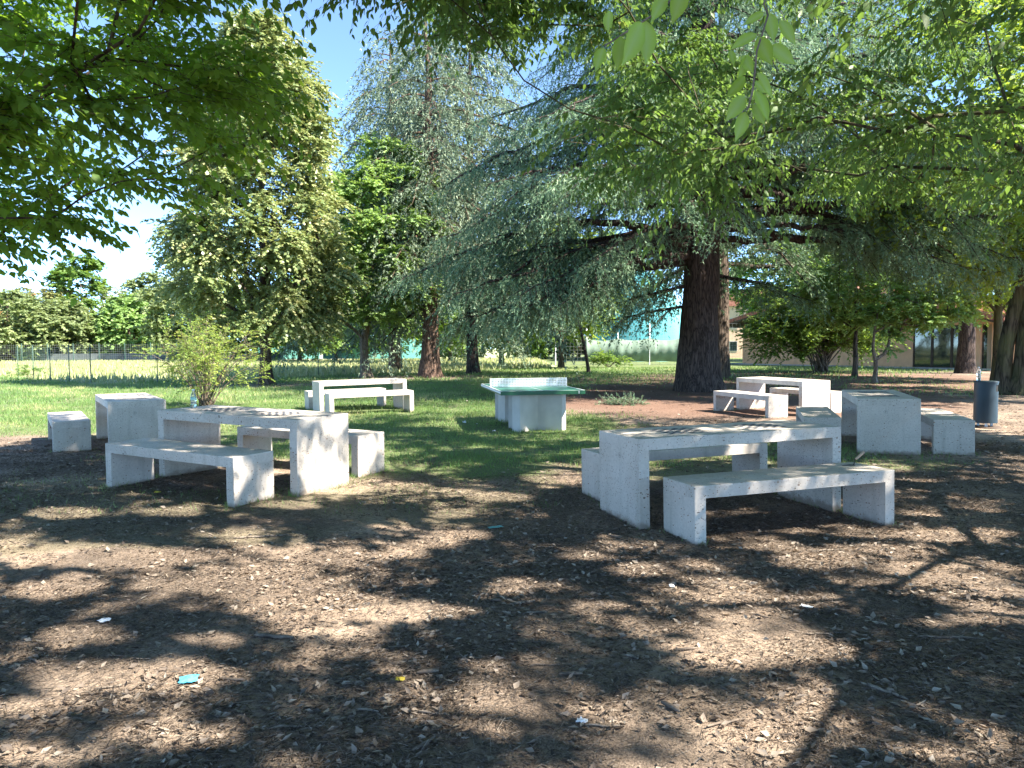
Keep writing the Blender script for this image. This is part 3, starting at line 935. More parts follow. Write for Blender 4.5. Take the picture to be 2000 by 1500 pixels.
def gap_mask(P):
    """True where a leaf at P (world) would shade one of the sunlit patches"""
    s_ = np.array(tuple(_s))
    g = P - s_[None] * (P[:, 2:3] / s_[2]); g[:, 2] -= CAM_H
    c = g @ _rv.T
    ok = c[:, 2] > 0.5
    px = 1000 + F_PX * c[:, 0] / np.maximum(c[:, 2], 0.1); py = 750 - F_PX * c[:, 1] / np.maximum(c[:, 2], 0.1)
    wob = 1.15 + 0.4 * (vnoise(g[:, 0], g[:, 1], 0.35, 2, 21) - 0.5)
    hit = np.zeros(len(P), bool)
    for (cx, cy, rx, ry) in _GA:
        hit |= (((px - cx) / (rx * 1.02)) ** 2 + ((py - cy) / (ry * 1.15)) ** 2) < wob
    return hit & ok


def sprays(rg, C, Dr, K, tl, n, droop=0.3, spread=0.8, flat=0.5, ll=0.07, lw=0.07, tmpl=LEAF_FAR, updrift=0.15, hang=0.35, scale=None, origin=None):
    """K leafy twigs of length tl round each centre; returns leaves and twig segments"""
    m = len(C)
    c = np.repeat(C, K, 0); d = np.repeat(Dr, K, 0)
    r = rg.randn(m * K, 3) * np.array([1, 1, flat])
    d = unit(d * (1 - spread) + unit(r) * spread + np.array([0, 0, updrift]))
    ln = tl * rg.uniform(0.55, 1.25, m * K)
    st = c + rg.randn(m * K, 3) * tl * 0.12
    t = (np.arange(n)[None] + rg.rand(m * K, n)) / n
    pos = st[:, None] + d[:, None] * (t * ln[:, None])[..., None]
    pos[..., 2] -= droop * ln[:, None] * t ** 2
    mid = st + d * (ln * 0.5)[:, None]; mid[:, 2] -= droop * ln * 0.25
    end = st + d * ln[:, None]; end[:, 2] -= droop * ln
    side = unit(np.cross(d, np.array([0, 0, 1.0])))
    sg = np.where(np.arange(n) % 2 == 0, 1.0, -1.0)[None, :, None]
    tang = d[:, None] + np.array([0, 0, -2 * droop])[None, None] * t[..., None]
    ld = tang * 0.6 + side[:, None] * sg * 0.8 + rg.randn(m * K, n, 3) * 0.25 + np.array([0, 0, -hang])
    nn = np.array([0, 0, 1.0]) + rg.randn(m * K, n, 3) * 0.42
    s = rg.uniform(0.65, 1.2, m * K * n)
    if scale is not None: s = s * scale(pos.reshape(-1, 3))
    base = np.repeat(rg.rand(m) * 0.5, K * n) + rg.rand(m * K * n) * 0.5
    pos, ld, nn = pos.reshape(-1, 3), ld.reshape(-1, 3), nn.reshape(-1, 3)
    if origin is not None:
        kp = ~gap_mask(pos + ld * (ll * 0.5) + np.array(origin)); pos, ld, nn, s, base = pos[kp], ld[kp], nn[kp], s[kp], base[kp]
    V, Fl, k = leaves(pos, ld, nn, ll * s, lw * s, tmpl)
    return (V, Fl, np.repeat(base, k)), (st, mid, end)


def skeleton(rg, trunk, targets, seg=0.6, bias=0.35, sag=0.08, start=0):
    """grow limbs from the trunk polyline to every target; returns nodes, parents"""
    nodes = [np.array(p, float) for p in trunk]; par = [-1] + list(range(len(trunk) - 1))
    path = [0.0]
    for i in range(1, len(trunk)): path.append(path[-1] + np.linalg.norm(nodes[i] - nodes[i - 1]))
    ok0 = len(trunk) * 0 + start
    tips = []
    T = np.asarray(targets)
    tr = np.array(nodes)
    order = np.argsort(np.min(np.linalg.norm(T[:, None] - tr[None], axis=2), axis=1))
    for ti in order:
        p = T[ti]; A = np.array(nodes[ok0:]); L = np.array(path[ok0:])
        dv = p - A; dist = np.linalg.norm(dv, axis=1)
        steep = np.maximum(0, -dv[:, 2] / (dist + 1e-6))
        cost = dist * (1 + 0.8 * steep) + bias * L
        k = int(np.argmin(cost)) + ok0
        a = nodes[k]; d = p - a; L0 = np.linalg.norm(d)
        ns = max(1, int(L0 / seg)); pr = k
        off = rg.randn(3) * 0.09 * L0
        for s in range(1, ns + 1):
            u = s / ns
            q = a + d * u + off * math.sin(math.pi * u) + np.array([0, 0, sag * L0 * math.sin(math.pi * u)])
            nodes.append(q); par.append(pr); path.append(path[pr] + L0 / ns); pr = len(nodes) - 1
        tips.append((pr, ti))
    return np.array(nodes), np.array(par), tips


def skel_radii(nodes, par, tips, tip_r, nt, tr, p=2.3):
    acc = np.zeros(len(nodes))
    for k, _ in tips: acc[k] += tip_r ** p
    for i in range(len(nodes) - 1, 0, -1):
        if par[i] >= 0: acc[par[i]] += acc[i]
    r = np.maximum(acc, tip_r ** p * 0.6) ** (1 / p)
    for i in range(nt): r[i] = tr[i]
    for i in range(nt, len(nodes)): r[i] = min(r[i], r[par[i]] * 0.9)
    return r


def trunk_tube(pts, rad, sides=20, flare=0.35, seed=0, rough=0.06):
    """trunk with root flare and an uneven section"""
    rg = np.random.RandomState(seed); pts = np.asarray(pts, float)
    # resample
    L = np.concatenate([[0], np.cumsum(np.linalg.norm(np.diff(pts, axis=0), axis=1))])
    n = max(8, int(L[-1] / max(0.18, rad[0] * 0.35)))
    n = min(n, 60)
    s = np.concatenate([[-0.02], np.linspace(0, 1, n) ** 1.3]) * L[-1]
    P = np.stack([np.interp(np.maximum(s, 0), L, pts[:, k]) for k in range(3)], 1)
    P[0, 2] -= 0.25
    r = np.interp(s, L, rad)
    th = np.linspace(0, 2 * np.pi, sides, endpoint=False)
    lob = 0.5 + 0.5 * np.cos(th * 5 + rg.rand() * 6) * np.cos(th * 2 + rg.rand() * 6)
    fl = np.exp(-np.maximum(s, 0) / (rad[0] * 1.3))
    RR = r[:, None] * (1 + flare * fl[:, None] * (0.6 + 0.9 * lob[None]))
    RR *= 1 + rough * (vnoise(s[:, None] * 2.2 + 0 * th[None], np.cos(th)[None] * 2 + 3 * np.sin(th)[None] + seed, 1.0, 3) - 0.5) * 3
    return tube(P, RR, sides)


def tree(name, label, cat, base, trunk, rad, targets, dirs_from=None, bark='bark_brown', leafm='lf_green', K=8, tl=0.9, n=14, ll=0.1, lw=None,
         seed=1, droop=0.3, spread=0.8, flat=0.5, tmpl=LEAF_FAR, tip_r=0.012, seg=0.6, twigs=False, group=None, sag=0.08, hang=0.35, start=1, flare=0.35, sides=20, bias=0.35, updrift=0.15, scale=None, gaps=False):
    rg = np.random.RandomState(seed)
    base = Vector(base)
    root = empty(name, base)
    tag(root, label, cat, group)
    trunk = np.asarray(trunk, float); targets = np.asarray(targets, float)
    nodes, par, tips = skeleton(rg, trunk, targets, seg, sag=sag, start=start, bias=bias)
    r = skel_radii(nodes, par, tips, tip_r, len(trunk), rad)
    parts = [trunk_tube(trunk, rad, sides, flare, seed)]
    ii = np.arange(len(trunk), len(nodes))
    parts.append(segs(nodes[par[ii]], nodes[ii], np.minimum(r[par[ii]], r[ii] * 1.35), r[ii], 6))
    d = np.zeros((len(targets), 3))
    for k, ti in tips:
        v = nodes[k] - nodes[par[k]]; c = nodes[k] - trunk[min(len(trunk) - 1, len(trunk) // 2)]
        d[ti] = unit(unit(v) + unit(c))
    # leafy centres: the tips and some nodes on thin limbs
    C = targets; D = d
    thin = [i for i in range(len(trunk), len(nodes)) if r[i] < tip_r * 2.2]
    if thin:
        rg.shuffle(thin); thin = thin[:len(targets) // 2]
        C = np.concatenate([C, nodes[thin]]); D = np.concatenate([D, unit(nodes[thin] - nodes[par[thin]])])
    (V, Fl, rn), (a, m, e) = sprays(rg, C, D, K, tl, n, droop, spread, flat, ll, lw or ll, tmpl, updrift, hang, scale, tuple(base) if gaps else None)
    if twigs:
        parts.append(segs(a, m, tip_r * 0.5, tip_r * 0.35, 4)); parts.append(segs(m, e, tip_r * 0.35, tip_r * 0.15, 3))
    Vt, Qt = join_vq(parts)
    mesh_np('trunk', Vt, [Qt], M[bark], root, smooth=True)
    mesh_np('crown', V, Fl, M[leafm], root, rnd=rn)
    return root


def ell_targets(rg, c, rad, n, shell=0.55, cut=None, clump=0.0):
    out = []
    while len(out) < n:
        v = rg.randn(3); v /= np.linalg.norm(v)
        u = rg.rand() ** (1 / 3.0); u = shell + (1 - shell) * u if rg.rand() < 0.75 else u
        p = np.array(c) + v * u * np.array(rad)
        if cut is None or cut(p): out.append(p)
    return np.array(out)


def prof_targets(rg, h0, h1, prof, n, shell=0.5):
    """targets inside a crown whose radius over height fraction is prof(f)"""
    out = []
    while len(out) < n:
        f = rg.rand(); r = prof(f)
        if rg.rand() > (r / 1.0) ** 1.0 * 1.0 + 0.15: continue
        a = rg.rand() * 2 * math.pi; u = math.sqrt(rg.rand()); u = shell + (1 - shell) * u if rg.rand() < 0.7 else u
        out.append((f, r * u, a))
    return out


def round_tree(name, label, base, H, Rr, h0, tr, seed, nt=90, leafm='lf_green', bark='bark_brown', K=8, tl=None, n=14, ll=0.16, prof=None, lean=(0, 0), group=None, cat='tree', **kw):
    rg = np.random.RandomState(seed)
    prof = prof or (lambda f: (math.sin(math.pi * min(1, (f * 0.92 + 0.10))) ** 0.6))
    tg = [(r * Rr * math.cos(a) + lean[0] * (h0 + f * (H - h0)) / H, r * Rr * math.sin(a) + lean[1] * (h0 + f * (H - h0)) / H, h0 + f * (H - h0)) for f, r, a in prof_targets(rg, h0, H, prof, nt)]
    k = 7
    trunk = [(lean[0] * i / k + rg.randn() * 0.06 * (i > 0) * tr * 3, lean[1] * i / k + rg.randn() * 0.06 * (i > 0) * tr * 3, H * 0.85 * i / k) for i in range(k + 1)]
    rad = [tr * (1 - 0.88 * i / k) for i in range(k + 1)]
    return tree(name, label, cat, base, trunk, rad, tg, bark=bark, leafm=leafm, K=K, tl=tl or Rr * 0.28, n=n, ll=ll, seed=seed, tip_r=max(0.01, tr * 0.08), group=group, **kw)


# ------------------------------------------------------------------ cedars
def cedar(name, label, base, H, tr, prims, seed, leafm='ndl_dark', bark='bark_cedar', trunk=None, dens=1.3, bl=0.095, bw=0.026, hang=(0.25, 0.65), sides=44, flare=0.3, group=None, cat='cedar tree', deadtips=False, step=0.115, s2=0.42, bstep=0.065):
    """prims: (height, azimuth deg, length, rise, droop)"""
    rg = np.random.RandomState(seed)
    root = empty(name, base); tag(root, label, cat, group)
    if trunk is None:
        trunk = [(rg.randn() * 0.05, rg.randn() * 0.05, H * i / 9) for i in range(10)]
    trunk = np.array(trunk, float); tz = trunk[:, 2]
    rad = tr * (1 - tz / (tz[-1] * 1.02)) ** 0.8
    parts = [trunk_tube(trunk, rad, sides, flare, seed, 0.07)]
    S0, S1, R0, R1 = [], [], [], []
    BP, BD, BL, BG = [], [], [], []
    for pi, (h, az, L, rise, droop) in enumerate(prims):
        az = R(az); hd = np.array([math.cos(az), math.sin(az), 0]); sd_ = np.array([-hd[1], hd[0], 0])
        o = np.array([np.interp(h, tz, trunk[:, 0]), np.interp(h, tz, trunk[:, 1]), h])
        m = max(6, int(L / 0.35)); u = np.linspace(0, 1, m + 1)
        wob = np.cumsum(rg.randn(m + 1) * 0.05) * L * 0.22; wz = np.cumsum(rg.randn(m + 1) * 0.05) * L * 0.16
        wob -= wob[0]; wz -= wz[0]
        P = o + hd * (L * u)[:, None] + sd_ * wob[:, None]
        P[:, 2] += L * (rise * u - droop * u ** 2) + wz
        rr = (0.018 + 0.0135 * L) * (1 - u) ** 0.8 + 0.006
        S0.append(P[:-1]); S1.append(P[1:]); R0.append(rr[:-1]); R1.append(rr[1:])
        tang = unit(np.gradient(P, axis=0))
        # second order limbs, fanned out in the plane of the branch
        ns = int(L / 0.30 * dens)
        for k in range(ns):
            u0 = 0.45 if (h < 6.6 and L > 6) else 0.16
            uu = u0 + (1 - u0) * (k + rg.rand()) / ns
            q = np.array([np.interp(uu, u, P[:, c]) for c in range(3)]); tg = unit(np.array([np.interp(uu, u, tang[:, c]) for c in range(3)]))
            sg = 1 if k % 2 else -1
            an = R(rg.uniform(38, 68)); sdv = unit(np.cross(np.array([0, 0, 1.0]), tg))
            d = tg * math.cos(an) + sdv * sg * math.sin(an)
            l2 = (s2 * L * (1.05 - uu) + 0.45) * rg.uniform(0.6, 1.15)
            m2 = max(3, int(l2 / 0.25)); v = np.linspace(0, 1, m2 + 1)
            P2 = q + d * (l2 * v)[:, None]; P2[:, 2] -= l2 * v ** 2 * rg.uniform(0.15, 0.8) - l2 * v * rg.uniform(-0.1, 0.25)
            r2 = 0.004 + 0.008 * l2 * (1 - v) ** 0.8
            S0.append(P2[:-1]); S1.append(P2[1:]); R0.append(r2[:-1]); R1.append(r2[1:])
            nb = max(2, int(l2 / step)); w_ = (np.arange(nb) + rg.rand(nb)) / nb
            bp = np.stack([np.interp(w_, v, P2[:, c]) for c in range(3)], 1)
            sdv2 = unit(np.cross(np.array([0, 0, 1.0]), d))
            sgs = np.where(rg.rand(nb) < 0.5, 1, -1)[:, None]
            bd = d * rg.uniform(0.2, 0.8, nb)[:, None] + sdv2 * sgs * rg.uniform(0.1, 0.7, nb)[:, None] + np.array([0, 0, -1]) * rg.uniform(0.0, 0.55, nb)[:, None]
            BP.append(bp); BD.append(unit(bd)); BL.append(rg.uniform(hang[0], hang[1], nb)); BG.append(np.full(nb, rg.rand()))
        nb = int(L * 0.7 / step); w_ = (0.5 if (h < 6.6 and L > 6) else 0.25) + (0.5 if (h < 6.6 and L > 6) else 0.75) * rg.rand(nb)
        bp = np.stack([np.interp(w_, u, P[:, c]) for c in range(3)], 1)
        bd = unit(hd * rg.uniform(-0.2, 0.8, nb)[:, None] + sd_ * rg.uniform(-0.8, 0.8, nb)[:, None] + np.array([0, 0, -1]) * rg.uniform(-0.3, 0.6, nb)[:, None])
        BP.append(bp); BD.append(bd); BL.append(rg.uniform(hang[0], hang[1], nb)); BG.append(np.full(nb, rg.rand()))
    parts.append(segs(np.concatenate(S0), np.concatenate(S1), np.concatenate(R0), np.concatenate(R1), 5))
    BP, BD, BL, BG = np.concatenate(BP), np.concatenate(BD), np.concatenate(BL), np.concatenate(BG)
    nbr = len(BP)
    # branchlets curve down; needles stand in tufts along them
    smax = int(hang[1] / bstep) + 1
    t = (np.arange(smax)[None] + rg.rand(nbr, smax)) * bstep
    ok = t < BL[:, None]
    u = t / BL[:, None]
    pos = BP[:, None] + BD[:, None] * t[..., None]
    pos[..., 2] -= (BL[:, None] * 0.65) * u ** 2
    tg = unit(BD[:, None] + np.array([0, 0, -1.1]) * u[..., None])
    bi = np.repeat(np.arange(nbr), smax).reshape(nbr, smax)
    pos, tg, bi = pos[ok], tg[ok], bi[ok]
    PP = np.repeat(pos, 3, 0); TT = np.repeat(tg, 3, 0); B = np.repeat(bi, 3)
    dd = unit(TT + rg.randn(len(PP), 3) * 0.5); NN = rg.randn(len(PP), 3) + np.array([0, 0, 0.8])
    V, Fl, k = leaves(PP, dd, NN, bl * rg.uniform(0.7, 1.3, len(PP)), bw * rg.uniform(0.8, 1.3, len(PP)), BLADE)
    rn = np.repeat(np.clip(BG[B] * 0.45 + rg.rand(len(B)) * 0.55, 0, 1), 3)
    Vt, Qt = join_vq(parts)
    mesh_np('trunk', Vt, [Qt], M[bark], root, smooth=True)
    mesh_np('crown', V, Fl, M[leafm], root, rnd=rn)
    return root


def whorls(rg, h0, h1, n, Lf, rise=(0.15, 0.3), droop=(0.3, 0.5), skip=None):
    out = []; a = rg.rand() * 360
    for i in range(n):
        f = i / (n - 1); h = h0 + (h1 - h0) * f ** 0.95 + rg.randn() * 0.08
        a += 137.5 + rg.randn() * 14
        if skip and skip(h, a % 360): continue
        out.append((h, a, Lf(f) * rg.uniform(0.8, 1.15), rg.uniform(*rise), rg.uniform(*droop)))
    return out


rg0 = np.random.RandomState(11)
# the big cedar on the right of the middle
pr = whorls(rg0, 5.2, 21.0, 84, lambda f: 8.8 * (1 - f) ** 0.7 + 0.8, (0.05, 0.3), (0.25, 0.45))
pr += [  # the heavy low limbs: height, azimuth, length, rise, droop
    (4.7, 184, 6.50, 0.05, 0.22), (5.0, 196, 8.87, -0.02, 0.16), (4.9, 212, 7.83, 0.02, 0.3), (5.6, 176, 8.53, 0.06, 0.22),
    (6.2, 192, 9.13, 0.1, 0.24), (6.8, 206, 8.27, 0.16, 0.3), (5.4, 226, 6.53, 0.04, 0.3), (7.6, 182, 8.35, 0.22, 0.3),
    (5.1, -6, 8.00, 0.08, 0.16), (5.9, 12, 9.00, 0.12, 0.24), (6.5, -24, 9.20, 0.14, 0.3), (7.2, 4, 9.50, 0.2, 0.3), (5.6, -40, 7.50, 0.1, 0.34),
    (6.0, 262, 5.50, 0.12, 0.34), (7.0, 246, 6.60, 0.2, 0.36), (8.0, 290, 6.00, 0.22, 0.38), (8.6, 215, 7.39, 0.26, 0.34), (9.2, 190, 7.83, 0.3, 0.36),
    (4.7, 203, 8.61, -0.04, 0.2), (4.4, 214, 7.66, -0.04, 0.24), (4.9, 222, 7.13, -0.02, 0.3), (5.2, 197, 8.53, 0.0, 0.27), (4.4, 191, 6.61, -0.1, 0.16), (5.0, 209, 8.00, 0.02, 0.32),
    (5.4, -14, 9.60, 0.02, 0.25), (5.8, -2, 9.90, 0.08, 0.28), (6.4, -32, 8.80, 0.06, 0.32),
    (3.6, 186, 3.40, -0.12, 0.1), (2.9, 172, 3.20, -0.1, 0.06), (3.9, 10, 4.20, 0.0, 0.12), (4.6, 200, 7.48, -0.16, 0.14),
]
ct = [(0, 0, 0), (0.02, 0, 1.2), (0.05, 0, 2.6), (0.12, 0, 4.2), (0.2, 0.05, 6), (0.22, 0.1, 9), (0.1, 0, 13), (0.0, 0, 17), (0, 0, 22.5)]
cedar('cedar_tree', 'huge cedar with thick dark furrowed trunk and long sweeping limbs behind the table tennis table', CEDAR, 22.5, 0.66, pr, 21, trunk=ct, flare=0.32)

# pale cedars behind, left of the middle
rg1 = np.random.RandomState(3)
P2 = G(842, 737)
cedar('cedar_tree', 'tall pale weeping cedar with reddish flared trunk behind the left lawn', P2, 19.5, 0.46,
      whorls(rg1, 5.2, 19.0, 60, lambda f: 4.4 * (1 - f) ** 0.7 + 0.6, (0.25, 0.45), (0.55, 0.8)), 31, leafm='ndl_pale', bark='bark_red', dens=1.0, bl=0.17, bw=0.055, hang=(0.5, 1.4), step=0.2, sides=24, flare=0.5, bstep=0.12)
P3 = AT(772, 700, 47); P3.z = 0
cedar('cedar_tree', 'pale blue weeping cedar whose drooping top stands clear against the blue sky', P3, 22.0, 0.4,
      whorls(rg1, 5.0, 21.6, 60, lambda f: 6.0 * (1 - f) ** 0.75 + 0.7, (0.25, 0.45), (0.6, 0.85)), 33, leafm='ndl_pale', bark='bark_red', dens=0.95, bl=0.2, bw=0.065, hang=(0.6, 1.7), step=0.22, sides=16, bstep=0.14)
P4 = G(1403, 737)
cedar('cedar_tree', 'second cedar with lighter grey brown trunk showing just behind the huge cedar', P4, 21, 0.5,
      whorls(rg1, 5.2, 20.6, 56, lambda f: 7.0 * (1 - f) ** 0.8 + 0.7, (0.1, 0.3), (0.35, 0.55)), 37, leafm='ndl_dark', bark='bark_brown', dens=0.85, bl=0.19, bw=0.06, hang=(0.4, 1.1), step=0.22, sides=24, bstep=0.13)
P5 = G(922, 730)
cedar('cedar_tree', 'cedar with dark slim trunk hidden behind the sweeping low cedar limbs', P5, 23, 0.34,
      whorls(rg1, 3.6, 22.4, 74, lambda f: 6.4 * (1 - f) ** 0.6 + 0.7, (0.15, 0.35), (0.45, 0.7)), 39, leafm='ndl_pale', bark='bark_cedar', dens=0.85, bl=0.2, bw=0.065, hang=(0.4, 1.2), step=0.24, sides=16, bstep=0.15)
P6 = G(1885, 729)
cedar('pine_tree', 'dark straight conifer with bare level branches before the glass front of the building', P6, 19, 0.42,
      whorls(rg1, 6.2, 18.6, 44, lambda f: 5.6 * (1 - f) ** 0.7 + 0.7, (0.1, 0.25), (0.1, 0.3)), 41, leafm='ndl_dark', bark='bark_cedar', dens=0.5, bl=0.17, bw=0.05, hang=(0.2, 0.6), step=0.26, sides=20, cat='pine tree', bstep=0.13)

# ------------------------------------------------------------------ linden and the trees of the left lawn
LIN = G(519, 752)


def lin_prof(f):
    if f < 0.42: return 0.62 + 0.38 * math.sin(math.pi * (f / 0.42) * 0.75 + 0.2)
    return 0.80 * max(0.0, 1 - ((f - 0.42) / 0.60) ** 2.3) ** 0.75 + 0.02


round_tree('linden_tree', 'tall linden with yellowing green conical crown and dark trunk on the left lawn', LIN, 15.0, 3.7, 2.3, 0.25, 51, nt=400, leafm='lf_linden', K=16, tl=0.95, n=18, ll=0.14, prof=lin_prof, cat='linden tree', droop=0.45, flare=0.55, updrift=0.05)
ASH = G(716, 739)


def ash_prof(f): return 0.35 + 0.65 * math.sin(math.pi * min(1, f * 0.9 + 0.12))


rgA = np.random.RandomState(8)
ash_t = [(r * 3.5 * math.cos(a) + 1.3 * f, r * 3.0 * math.sin(a), 2.9 + f * 8.6) for f, r, a in prof_targets(rgA, 0, 1, ash_prof, 190)]
tree('ash_tree', 'lime green ash with pale forked trunk leaning right, near the middle of the lawn', 'ash tree', ASH,
     [(0, 0, 0), (-0.1, 0, 0.9), (-0.1, 0, 1.9), (0.12, 0.05, 3.0), (-0.2, 0, 4.6), (0.25, 0, 6.4), (0.6, 0, 8.5), (0.9, 0, 11)], [0.26, 0.22, 0.2, 0.16, 0.13, 0.1, 0.07, 0.03], ash_t,
     bark='bark_pale', leafm='lf_ash', K=14, tl=0.9, n=17, ll=0.15, seed=52, start=2, flare=0.4)

# ------------------------------------------------------------------ hackberry on the left whose boughs hang into the picture
rgL = np.random.RandomState(4)


def cutL(p): return p[2] > 1.9 + 0.0 * p[0]


tl1 = ell_targets(rgL, (0.6, 0.1, 4.7), (3.9, 3.6, 2.6), 320, 0.35, lambda p: p[2] > 2.3)
tree('hackberry_tree', 'leafy tree at the left edge whose dark green boughs hang over the picture corner', 'hackberry tree', (-6.2, 5.4, 0),
     [(0, 0, 0), (0.05, 0, 1.0), (0.1, 0, 2.0), (0.25, 0, 2.9), (0.5, 0, 4.0), (0.6, 0, 5.4), (0.7, 0.1, 6.6)], [0.24, 0.21, 0.19, 0.15, 0.11, 0.07, 0.03], tl1,
     bark='bark_brown', leafm='lf_hack', K=14, tl=0.62, n=14, ll=0.088, lw=0.1, seed=61, tmpl=LEAF_MID, tip_r=0.006, twigs=True, droop=0.28, spread=0.62, flat=0.28, seg=0.35, sag=0.03, hang=0.5, start=2, updrift=0.05, gaps=True)

# ------------------------------------------------------------------ tree on the right whose boughs roof the foreground
rgO = np.random.RandomState(14)


def unseen_leaf_scale(p):
    # leaves out of view are enlarged so the crown shades the ground more
    x, y, z = p[:, 0] + 7.6, p[:, 1] + 6.6, p[:, 2]
    out = (z > 1.8 + 0.6 * np.maximum(y, 0)) | (x > 0.85 * np.maximum(y, 0) + 0.6)
    return np.where(out, 2.0, 1.0)



def cutO(p):
    x, y, z = p[0] + 7.6, p[1] + 6.6, p[2]
    if z < 2.7: return False
    # keep the boughs out of the lowest part of the view close to the camera
    if y > 1.0 and z < CAM_H + 0.19 * y + 0.5 and x < 2.2: return False
    if y < 3.2 and z < 3.4: return False
    if y > 0.8 and abs(x) < y * 0.85 and math.hypot(x, y, z - CAM_H) < 4.6: return False
    if y > 1.2:
        tx = x / y; e = (z - 0.55 - CAM_H) / y
        if tx < -0.17 and e < 0.62: return False
        if tx < 0.10 and e < 0.385: return False
        if tx < 0.62 and e < 0.16: return False
    return True


_lob = np.stack([rgO.uniform(-1.25, 1.2, 18), rgO.uniform(6.6, 8.6, 18), rgO.uniform(4.9, 5.7, 18)], 1) - np.array([7.6, 6.6, 0])
to = ell_targets(rgO, (-1.6, -1.8, 6.0), (8.8, 9.6, 3.8), 680, 0.45, cutO)
to = np.concatenate([to, _lob])
tree('hackberry_tree', 'spreading tree just outside the right edge roofing the foreground with long leaved boughs', 'hackberry tree', (7.6, 6.6, 0),
     [(0, 0, 0), (-0.1, 0, 1.2), (-0.15, 0, 2.4), (-0.4, 0, 3.6), (-0.8, 0, 4.9), (-1.0, 0, 6.4), (-1.2, 0.1, 8.2)], [0.34, 0.3, 0.27, 0.22, 0.17, 0.11, 0.05], to,
     bark='bark_moss', leafm='lf_over', K=15, tl=0.75, n=17, ll=0.082, lw=0.075, seed=71, tmpl=LEAF_MID, tip_r=0.0055, twigs=True, droop=0.42, spread=0.62, flat=0.3, seg=0.5, sag=0.05, hang=0.7, start=2, updrift=0.0, scale=unseen_leaf_scale, gaps=True)

# old double trunk at the right edge
T7 = G(2000, 771)
rg7 = np.random.RandomState(77)
t7 = ell_targets(rg7, (0.3, -0.5, 8.0), (6.0, 6.0, 4.6), 200, 0.5, lambda p: p[2] > 3.2)
r7 = tree('hackberry_tree', 'old tree at the right edge with thick mossy twin trunks and bright green crown', 'hackberry tree', T7,
          [(0, 0, 0), (0.05, 0, 1.2), (0.1, 0, 2.4), (0.28, 0, 3.6), (0.55, 0, 5.0), (0.75, 0, 7.0), (0.8, 0, 10)], [0.33, 0.3, 0.27, 0.25, 0.2, 0.13, 0.06], t7,
          bark='bark_moss', leafm='lf_lime', K=15, tl=1.1, n=17, ll=0.15, seed=78, tip_r=0.014, droop=0.3, start=3, flare=0.5, sides=28)
V, Q = trunk_tube([(-0.48, 0.3, 0), (-0.42, 0.25, 1.4), (-0.25, 0.15, 2.6), (-0.05, 0.05, 3.8), (0.1, 0, 4.6)], [0.22, 0.2, 0.19, 0.17, 0.12], 20, 0.5, 5)
mesh_np('second_trunk', V, [Q], M['bark_moss'], r7, smooth=True)

T8 = G(1946, 744)
round_tree('broadleaf_tree', 'slim tree with straight mossy trunk seen above the litter bin', T8, 11.5, 4.2, 3.4, 0.2, 81, nt=130, leafm='lf_lime', bark='bark_moss', K=14, n=16, ll=0.17)
T9 = G(1669, 736)
round_tree('broadleaf_tree', 'young tree with straight grey trunk and bright crown before the beige wall', T9, 6.2, 2.6, 2.6, 0.13, 82, nt=80, leafm='lf_ash', bark='bark_brown', K=13, n=16, ll=0.15)
T10 = G(1708, 748)
rgS = np.random.RandomState(9)
s10 = ell_targets(rgS, (1.6, 0.2, 3.0), (2.3, 1.6, 1.1), 60, 0.3, lambda p: p[2] > 1.9)
tree('broadleaf_tree', 'small forked sapling with bare twisted limb and bright leaves before the building', 'sapling', T10,
     [(0, 0, 0), (0.04, 0, 0.5), (0.02, 0, 0.95), (-0.1, 0, 1.35), (-0.05, 0, 2.0), (0.1, 0, 2.9)], [0.10, 0.085, 0.08, 0.06, 0.05, 0.03],
     np.concatenate([s10, [(0.5, 0, 1.35), (0.9, 0, 1.9), (1.4, 0, 2.5)]]), bark='bark_pale', leafm='lf_ash', K=12, tl=0.5, n=13, ll=0.14, seed=83, start=2, tip_r=0.012, seg=0.3, flare=0.5)

# multi-stem shrubs
def shrub(name, label, base, Rr, H, stems, seed, leafm='lf_green', ll=0.1, K=6, n=12, nt=90, tl=None, bark='twig', z0=0.25, cat='shrub', spread=0.7, dead=0, sr=0.02, group=None):
    rg = np.random.RandomState(seed)
    root = empty(name, base); tag(root, label, cat, group)
    parts = []; C = []; D = []
    for s in range(stems):
        a = rg.rand() * 6.28; o = rg.rand() ** 0.5 * Rr
        top = np.array([o * math.cos(a), o * math.sin(a), H * (1 - 0.45 * (o / Rr) ** 2) * rg.uniform(0.7, 1.05)])
        b0 = np.array([rg.randn() * Rr * 0.05, rg.randn() * Rr * 0.05, -0.05])
        u = np.linspace(0, 1, 8)[:, None]
        P = b0 * (1 - u) + top * u; P[:, 2] += 0.18 * H * np.sin(np.pi * u[:, 0]) * (o / Rr)
        P += np.cumsum(rg.randn(8, 3) * 0.02 * H, 0) * u
        parts.append(tube(P, sr * (1 - 0.8 * u[:, 0]), 5))
        if s < dead: continue
        for k in range(max(1, nt // stems)):
            q = rg.uniform(0.25, 1.0) ** 0.7; p = np.array([np.interp(q, u[:, 0], P[:, c]) for c in range(3)])
            p2 = p + rg.randn(3) * Rr * 0.12; p2[2] = max(z0, p2[2])
            C.append(p2); D.append(unit(P[-1] - P[4] + rg.randn(3) * 0.1 * H)); parts.append(segs([p], [p2], sr * 0.3, sr * 0.15, 3))
    (V, Fl, rn), (a_, m_, e_) = sprays(rg, np.array(C), np.array(D), K, tl or Rr * 0.25, n, 0.25, spread, 0.6, ll, ll * 0.8, LEAF_FAR, 0.2, 0.2)
    parts.append(segs(a_, e_, sr * 0.2, sr * 0.08, 3))
    Vt, Qt = join_vq(parts)
    mesh_np('stem', Vt, [Qt], M[bark], root, smooth=True)
    mesh_np('foliage', V, Fl, M[leafm], root, rnd=rn)
    return root


